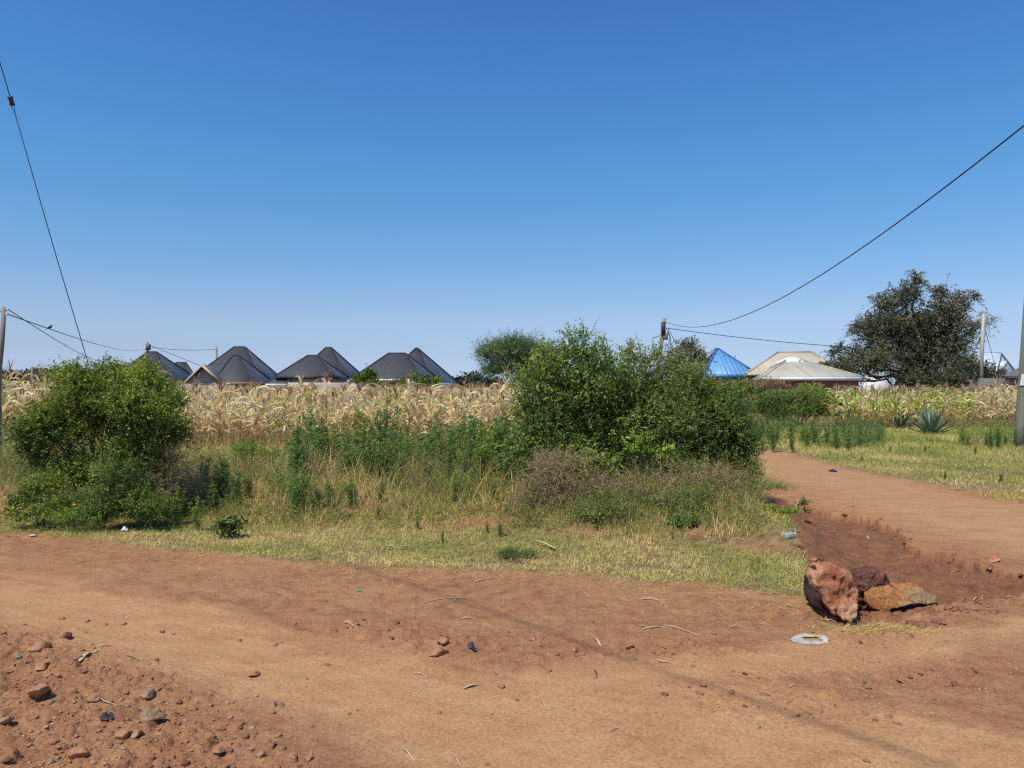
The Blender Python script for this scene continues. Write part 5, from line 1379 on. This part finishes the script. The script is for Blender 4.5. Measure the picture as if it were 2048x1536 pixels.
big = [(875, 1306, 40, STONE, 'largest flat topped brown stone in the middle of the road'), (886, 1284, 26, STONE, 'brown stone resting just behind the largest flat topped stone'),
       (298, 1432, 58, STONEG, 'biggest rough grey brown rock among the rubble at the lower left'), (327, 1428, 24, STONED, 'dark stone touching the right side of the biggest rubble rock'),
       (505, 1350, 26, STONE, 'angular brown stone alone on the pale track left of centre'), (545, 1410, 22, STONEG, 'pale rounded stone at the lower edge of the pale track'),
       (435, 1505, 26, STONE, 'rounded stone near the bottom edge at the left'), (520, 1510, 20, STONE, 'wedge shaped stone at the bottom right of the rounded bottom stone'), (555, 1472, 16, STONE, 'small pale stone above the bottom pair left of centre'),
       (583, 1518, 24, STONE, 'brown stone of the bottom pair left of centre, on the left'), (616, 1520, 22, STONE, 'brown stone of the bottom pair left of centre, on the right'),
       (1066, 1276, 19, STONE, 'round stone on a small pile of clods right of centre'), (1260, 1296, 20, STONE, 'reddish stone at the right end of the clod strip'), (1148, 1300, 14, STONE, 'round stone in the clod strip, first after the gap'),
       (1408, 1372, 15, STONE, 'double stone on the shadow line at the right'), (1330, 1391, 14, STONED, 'dark small clod right of centre near the shadow line'), (792, 1246, 14, STONED, 'dark round clod left of centre, upper part of the road'), (777, 1244, 10, STONE, 'pale pebble beside the dark round clod'),
       (72, 1296, 46, STONE, 'flat pale brown stone half buried at the upper left of the rubble'), (80, 1335, 34, STONE, 'flat stone slab below the half buried one in the rubble'), (70, 1388, 42, STONE, 'square flat stone in the rubble near the left edge'),
       (182, 1398, 34, STONE, 'broad rough stone in the middle of the rubble'), (143, 1386, 20, STONE, 'round stone left of the broad rubble stone'), (290, 1392, 34, STONEG, 'pale flat rock above the biggest rubble rock'), (268, 1470, 26, STONE, 'smooth stone below the biggest rubble rock'),
       (245, 1470, 38, STONE, 'flat pale slab below left of the biggest rubble rock'), (155, 1508, 44, STONE, 'orange brown flat slab near the bottom left'), (100, 1524, 20, STONEG, 'grey pebble near the bottom left corner'), (10, 1440, 28, STONE, 'flat stone cut by the left edge'),
       (128, 1272, 26, STONED, 'dark clod at the upper end of the rubble'), (122, 1238, 12, STONE, 'brown stone at the edge of the rubble, leftmost of the row'), (172, 1243, 12, STONE, 'second stone of the row along the rubble edge'), (210, 1249, 10, STONE, 'third small stone of the row along the rubble edge'), (247, 1249, 12, STONE, 'last stone of the row along the rubble edge'),
       (324, 1264, 11, STONED, 'dark pebble on the pale track, upper one'), (346, 1268, 10, STONE, 'pale pebble beside the dark one on the pale track'), (480, 1281, 10, STONED, 'dark pebble alone on the pale track'), (1750, 1288, 0, STONE, ''),
       (1490, 1348, 13, STONED, 'dark stone near the torn plastic wrapper'), (1910, 1371, 15, STONED, 'dark red stone alone at the lower right'), (1800, 1362, 15, STONE, 'brown stone left of the dark red one at the lower right'), (1665, 1410, 15, STONE, 'brown lump on the right, above the second pale track'), (1752, 1441, 12, STONED, 'dark upright clod at the lower right'),
       (1860, 1297, 10, STONE, 'small round stone below the cut straw'), (1692, 1300, 0, STONE, ''), (1720, 1284, 10, STONED, 'small dark stone below the cut straw pile'), (1985, 1118, 34, RB1, 'red lump of soil on the edge of the ditch at the right'), (1617, 1045, 16, RB1D, 'dark stone in the ditch below the weed'), (1598, 1092, 16, STONED, 'dark clod on the ditch floor near the bottle'),
       (1628, 1120, 16, STONE, 'brown stone at the left foot of the ditch bank'), (1642, 1118, 12, STONED, 'small stone beside the one at the foot of the ditch bank'), (1668, 1238, 18, STONE, 'clod lying before the red orange boulder'), (1690, 1240, 16, STONE, 'second clod lying before the red orange boulder'), (2046, 1152, 14, STONED, 'black stone at the right edge beyond the ditch')]
for i, (px, py, w, m, lab) in enumerate(big):
    if w: stone(lab, px, py, w, 100 + i, m)
for i in range(30):
    k = rng.uniform(0, 9.6); j = int(k); fx, fy = LIP[j]; gx, gy = LIP[j + 1]
    x = fx + (gx - fx) * (k - j) + rng.normal(-.05, .11); y = fy + (gy - fy) * (k - j) + rng.normal(-.10, .16)
    V, F = rock(700 + i, 2, .35, 9, (1, rng.uniform(.5, .9), rng.uniform(.35, .7)), .08, (.4, .7)); sz = rng.uniform(.02, .055)
    V = place(V, (x, y, H(x, y) - sz * .1), sz, rng.uniform(0, 6), rng.uniform(-.3, .3))
    prop(mesh('clod', V, F, CLOD, loc=(x, y, H(x, y))), 'reddish brown clod of soil on the torn edge of the ditch', 'clod', 'clods along the torn ditch edge')
for i in range(40):
    px = rng.uniform(1620, 2060); py = 1236 + (px - 1740) * -.10 + rng.normal(0, 13)
    if px < 1880 and py < 1240: py = 1243 + rng.uniform(0, 14)
    x, y = flat(px, py); V, F = rock(800 + i, 2, .35, 9, (1, .8, .4), .08, (.4, .7)); sz = rng.uniform(.02, .05)
    V = place(V, (x, y, H(x, y)), sz, rng.uniform(0, 6))
    prop(mesh('clod', V, F, CLOD, loc=(x, y, H(x, y))), 'brown clod of soil on the near bank of the ditch, around the boulders', 'clod', 'clods around the boulders')
# small stones: countable ones as objects
protos = []
for i in range(9):
    V, F = rock(300 + i, 2, .32, 9, (1, .8, .5), .05, (.42, .72))
    protos.append((V, F))
datas = []
for i, (V, F) in enumerate(protos):
    for m in (STONE, STONED if i % 4 == 0 else STONE):
        o = mesh('small_stone', V, F, m); datas.append(o.data); bpy.data.objects.remove(o)
def dens(x, y):
    d_, veg, rub, ditch = zones(x, y)
    return np.clip(0.08 + rub * 0.95 + (1 - d_) * 0.14 + ditch * .4, 0, 1) * (1 - veg)
n = 0
while n < 235:
    px = rng.uniform(-10, 2058); py = rng.uniform(1215, 1545)
    x, y = flat(px, py)
    if rng.random() > dens(np.array([x]), np.array([y]))[0]: continue
    s = rng.uniform(.009, .024) * (1.1 if px < 600 else 1)
    o = bpy.data.objects.new('small_stone', datas[rng.integers(len(datas))]); COL.objects.link(o)
    o.location = (x, y, H(x, y) + s * .12); o.scale = (s, s, s); o.rotation_euler = (rng.uniform(-.3, .3), rng.uniform(-.3, .3), rng.uniform(0, 6.28))
    prop(o, 'small brown stone among many alike lying loose on the dirt road', 'stone', 'small stones scattered on the road'); n += 1
# fine gravel: nobody could count it
def gravel(name, label, N, smin, smax, seed, cond, mat):
    u = rng.uniform(-.75, .75, N); y = 2.9 * (9.5 / 2.9) ** rng.random(N) ; x = u * y
    k = rng.random(N) < cond(x, y); x, y = x[k], y[k]; N = len(x)
    z = full(x, y)
    V0, F0 = rock(seed, 1, .3, 6, (1, .8, .5), .02, (.45, .75))
    s = smin * (smax / smin) ** (rng.random(N) ** 2.2)
    a = rng.uniform(0, 6.28, N); ca, sa = np.cos(a)[:, None] * s[:, None], np.sin(a)[:, None] * s[:, None]
    X = V0[None, :, 0] * ca - V0[None, :, 1] * sa + x[:, None]; Y = V0[None, :, 0] * sa + V0[None, :, 1] * ca + y[:, None]
    Z = V0[None, :, 2] * s[:, None] + z[:, None] + (s * .15)[:, None]
    V = np.stack([X, Y, Z], -1).reshape(-1, 3); F = (F0[None] + (np.arange(N) * len(V0))[:, None, None]).reshape(-1, 3)
    prop(mesh(name, V, F, mat), label, None, None, 'stuff')
gravel('gravel', 'fine brown gravel and crumbs of soil on the road', 42000, .002, .009, 71, lambda x, y: dens(x, y) * 1.1, STONE)
gravel('gravel', 'dark crumbs of soil on the road', 9000, .002, .007, 73, lambda x, y: dens(x, y) * .8 + .04, STONED)
gravel('gravel', 'coarse rubble of brown stones at the lower left', 12000, .004, .017, 75, lambda x, y: zones(x, y)[2] * (x < -.9) * .95 + zones(x, y)[2] * .12, STONE)

# ================================================================== LITTER, STRAW
STRAW = leafmat('straw', [(.40, .26, .13), (.54, .39, .21), (.66, .53, .33)], .15)
def straw(label, px, py, lpx, ang, wpx=3.0, name='straw', bend=.03, group='straws on the road', kinds=1, cat='straw'):
    """a flat dry stalk lying on the soil; ang is its slope in the photo"""
    h_ = lpx / 2; ca, sa = math.cos(math.radians(ang)), math.sin(math.radians(ang))
    a = G(px - h_ * ca, py + h_ * sa); b = G(px + h_ * ca, py - h_ * sa)
    L_ = np.linalg.norm(b - a); n_ = 9; s = np.linspace(0, 1, n_)
    p = a[None] * (1 - s[:, None]) + b[None] * s[:, None]
    dv = norm((b - a)[:2]); p[:, 0] += -dv[1] * bend * L_ * np.sin(s * pi) * .5; p[:, 1] += dv[0] * bend * L_ * np.sin(s * pi) * .5
    p[:, 2] = full(p[:, 0], p[:, 1]) + .006 + .006 * np.sin(s * 5)
    r = wpx / FPX * a[1] / 2
    V, F, t_ = tube(p, [r, r * .9, r * .5] if wpx < 5 else [r * .5, r, r * 1.1, r * .9, r * .25], 5, .5); V[:, 2] = p[:, 2].repeat(5).tolist() + [p[0, 2], p[-1, 2]] + (V[:, 2] - np.append(p[:, 2].repeat(5), [p[0, 2], p[-1, 2]])) * (.5 if wpx < 5 else .16)
    return prop(mesh(name, V, fixq(F), STRAW, loc=a, tint=np.clip(rng.normal(.6, .25) + np.zeros(len(V)), 0, 1)), label, cat, group)
g = G(187, 1303)
straw('long pale maize leaf lying across the rubble at the left', 178, 1306, 62, 24, 9, 'maize_leaf', .05, 'maize leaves on the ground', cat='maize leaf'); straw('narrow torn tip beside the long pale maize leaf', 212, 1293, 34, 10, 5, 'maize_leaf', .3, 'maize leaves on the ground', cat='maize leaf')
ST = [(1308, 1200, 50, 0, 3.5, 'pale straw of the crossed pair below the verge'), (1310, 1202, 54, -9, 3, 'thinner straw of the crossed pair below the verge'), (1311, 1257, 56, 9, 4, 'pale forked straw right of centre above the clods'), (945, 1374, 37, 20, 7, 'short broad straw in the lower middle'), (939, 1238, 33, 4, 3, 'thin pale straw in the upper middle'),
      (1197, 1284, 22, -42, 5, 'short stubby straw beside the clod strip'), (818, 1511, 34, -40, 5, 'slanting straw at the bottom edge, left one'), (915, 1524, 28, -48, 5, 'slanting straw at the bottom edge, right one'), (101, 1352, 24, 38, 4, 'small pinkish straw in the rubble'), (1365, 1262, 82, -14, 3, 'long thin curved straw at the right of the clods'),
      (1335, 1323, 38, -5, 4, 'pale straw on the ridge of soil right of centre'), (797, 1260, 0, 0, 0, ''), (275, 1320, 45, -20, 3, 'brown root like straw right of the long maize leaf'), (220, 1403, 46, -8, 3, 'straw across the broad rubble stone'), (975, 1160, 52, 12, 3, 'brown stalk lying along the verge edge'), (1655, 1241, 26, 1, 4, 'short white straw before the boulders'),
      (700, 1248, 24, 0, 4, 'crumpled pale straw left of centre'), (842, 1350, 28, -8, 3, 'thin forked straw below the largest stone'), (1590, 1375, 26, 15, 3, 'thin straw near the dark stone at the right'), (1470, 1255, 22, 2, 3, 'short straw above the torn wrapper'), (1088, 1412, 18, -48, 3, 'tiny slanting straw in the lower middle'),
      (1780, 1208, 80, 10, 3, 'long straw leaning against the ochre boulder'), (1230, 1460, 22, 25, 3, 'tiny straw near the bottom right of centre'), (345, 1350, 30, 20, 2.5, 'thin straw on the pale track at the left'), (150, 1490, 22, 42, 3, 'thin straw near the bottom left'), (2030, 1195, 34, 4, 3, 'straw at the right edge beyond the boulders'), (1960, 1200, 26, 12, 3, 'short straw right of the boulders')]
for px, py, l, a, w, lab in ST:
    if l: straw(lab, px, py, l, a, w)
# a forked twig
t = thing('forked_twig', G(845, 1216), 'thin forked pale twig lying across the cable shadow', 'twig')
for nm, pts in (('stem', [(842, 1216), (850, 1206), (878, 1200), (905, 1197), (932, 1198)]), ('side_twig', [(878, 1200), (884, 1196), (882, 1194)]), ('side_twig', [(905, 1199), (915, 1198), (908, 1204)])):
    p = np.array([G(*q) for q in pts]); p[:, 2] += .006
    V, F, _ = tube(p, .0035, 5, .5); mesh(nm, V, fixq(F), STRAW, t, np.full(len(V), .5))
straw('pale dry maize husk lying in the verge grass, left one', 783, 1100, 24, 0, 9, 'maize_husk', .2, 'maize husks in the verge', cat='husk'); straw('twisted dry maize stalk in the verge grass, beside the left husk', 815, 1100, 44, 4, 5, 'maize_husk', -.3, 'maize husks in the verge', cat='husk')
straw('golden dry maize leaf in the verge above the prickly plant', 1088, 1097, 50, -18, 8, 'maize_husk', .2, 'maize husks in the verge', cat='husk')
for k in list(bpy.data.objects):
    if k.name.startswith('maize_husk'): k.location.z += .035
def crumple(name, label, px, py, wpx, hpx, mat, cat, amp=.35, seed=1, lift=.01, thick=.0015, keep=None, flatk=.5):
    g = G(px, py); s = wpx / FPX * g[1]; k = hpx / FPX * g[1]
    n_ = 22; u = np.linspace(-1, 1, n_); X, Y = np.meshgrid(u, u); x_ = X.ravel(); y_ = Y.ravel()
    rad = np.hypot(x_, y_); ang = np.arctan2(y_, x_)
    edge = .82 + .25 * vn2(np.cos(ang) * 2 + seed, np.sin(ang) * 2, seed)
    sc = np.maximum(np.abs(x_), np.abs(y_)) / np.maximum(rad, 1e-6)
    x_, y_ = x_ * sc * edge, y_ * sc * edge
    z_ = (vn2(x_ * 2.2 + seed, y_ * 2.2, seed) + .5 * vn2(x_ * 6, y_ * 6, seed + 1)) * amp
    wx = g[0] + x_ * s / 2; wy = g[1] + y_ * s * flatk
    V = np.stack([wx, wy, full(wx, wy) + lift + z_ * k * (1.1 - rad)], -1)
    i = (np.arange(n_ - 1)[:, None] * n_ + np.arange(n_ - 1)[None]).ravel()
    F = np.stack([i, i + 1, i + n_ + 1, i + n_], -1)
    if keep is not None:
        fc = np.stack([x_[F].mean(1), y_[F].mean(1)], -1); F = F[keep(fc[:, 0], fc[:, 1])]
    Vb = V - [0, 0, thick]
    o = mesh(name, np.concatenate([V, Vb]), np.concatenate([F, F[:, ::-1] + len(V)]), mat, loc=g)
    return prop(o, label, cat, 'litter')
WRAP = plain('dusty plastic', [(.26, .34, .34), (.42, .37, .27), (.52, .46, .35)], 14, .5, None, None, .5, 0, [.38, .46, .55])
crumple('plastic_wrapper', 'torn dusty white and pale blue plastic wrapper lying flat on the road', 1620, 1280, 80, 8, WRAP, 'wrapper', .4, 4, .004, .001, lambda x, y: ~((x > -.35) & (x < .5) & (y > -.45) & (y < .25)), .42)
BLUEC = plain('dark blue cloth', [(.012, .016, .07), (.02, .03, .14)], 8, .9)
crumple('blue_rag', 'small dark blue rag lying on the far dirt track', 1666, 943, 15, 7, BLUEC, 'rag', .9, 7, .01, .004, None, .9)
crumple('black_rag', 'small crumpled black plastic scrap right of the largest stone', 945, 1297, 20, 7, plain('black plastic', [(.02, .02, .028), (.05, .045, .06)], 8, .5), 'scrap', .9, 9)
crumple('purple_scrap', 'tiny dark purple scrap behind the largest stone', 893, 1281, 14, 6, plain('purple plastic', [(.05, .035, .06), (.09, .06, .10)], 8, .6), 'scrap', .8, 12)
crumple('black_scrap', 'black bit of charred husk in the rubble near the biggest rock', 214, 1436, 26, 5, plain('charred husk', [(.03, .025, .025), (.06, .05, .05)], 8, .8), 'scrap', .7, 13)
crumple('white_scrap', 'crumpled white plastic scrap at the back of the verge on the left', 250, 1063, 14, 9, WHITE, 'scrap', .9, 15, .02)
crumple('white_scrap', 'white paper scrap on the ground at the far left behind the road', 66, 1073, 14, 4, WOODL, 'scrap', .5, 16, .02)
crumple('orange_scrap', 'tiny orange scrap on the edge of the far track', 1705, 1013, 8, 8, PETAL, 'scrap', .9, 17)
crumple('cream_scrap', 'tiny cream coloured scrap on the ditch floor', 1736, 1078, 6, 4, WOODL, 'scrap', .9, 18)
crumple('green_leaf', 'tiny fresh green leaf on the road left of centre', 717, 1184, 10, 6, plain('fresh leaf', [(.06, .22, .07), (.12, .34, .12)], 8, .6), 'leaf', .9, 19)
crumple('green_leaf', 'small green leaf in the rubble near the left edge', 37, 1316, 11, 6, plain('fresh leaf pale', [(.12, .22, .12), (.18, .30, .17)], 8, .6), 'leaf', .9, 20)
crumple('brown_rag', 'brown rag beside the plastic bottle on the bank', 1592, 1063, 20, 12, plain('brown rag', [(.16, .10, .06), (.26, .18, .12)], 8, .9), 'rag', .7, 21)
# charred stick
straw('thin black stick standing out on the pale ground in the lower middle', 1192, 1349, 11, -62, 3.5, 'black_stick', 0, None, cat='stick'); bpy.data.objects['black_stick'].data.materials[0] = TRIMD
# plastic bottle
g = G(1578, 1078); s = g[1] / FPX
t = thing('plastic_bottle', g, 'clear crushed plastic drinking bottle lying on the bank by the ditch', 'bottle', 'litter')
PLAS, nt, p = nodes('clear plastic'); p.inputs['Base Color'].default_value = (.75, .85, .9, 1); p.inputs['Roughness'].default_value = .15; p.inputs['Transmission Weight'].default_value = .75; p.inputs['IOR'].default_value = 1.2
ax = norm(np.array([.9, .15, .12])); pts = np.array([g + [-9 * s, 0, .035] + ax * q * s for q in (0, 1, 5, 10, 15, 18, 20, 22)])
V, F, _ = tube(pts, np.array([3, 5.5, 6, 5, 6, 4.5, 2, 2]) * s, 14); V += (vn3(V * 30, 3) - .5)[:, None] * .008; mesh('body', V, fixq(F), PLAS, t, smooth=True)
V, F, _ = tube(np.array([pts[-1], pts[-1] + ax * 2.2 * s]), 2.4 * s, 10); mesh('cap', V, fixq(F), WHITE, t)
# root of the ditch weed
V, F, _ = tube(np.array([G(1590, 1020), G(1594, 1012) + [0, 0, .05], G(1600, 1010) + [0, 0, .08]]), .012, 6); prop(mesh('dry_root', V, fixq(F), WOODL, loc=G(1590, 1020)), 'pale dry root bent over the ditch bank beside the small weed', 'root')

# the heavy overhead cable whose shadow crosses the road
pa = np.array([*flat(690, 1125), 0]) + SUN / SUN[2] * 9.8; pb = np.array([*flat(1640, 1450), 0]) + SUN / SUN[2] * 9.4
a = pa + (pa - pb) * 1.6; b = pb + (pb - pa) * 1.2
V, F, _ = tube(np.array([a, pa, pb, b]), .0105, 8); prop(mesh('overhead_cable', V, fixq(F), CABLE, loc=a), 'heavy overhead cable above the frame, casting the thin shadow across the road', 'cable')
pt = a + [0, 0, .2]
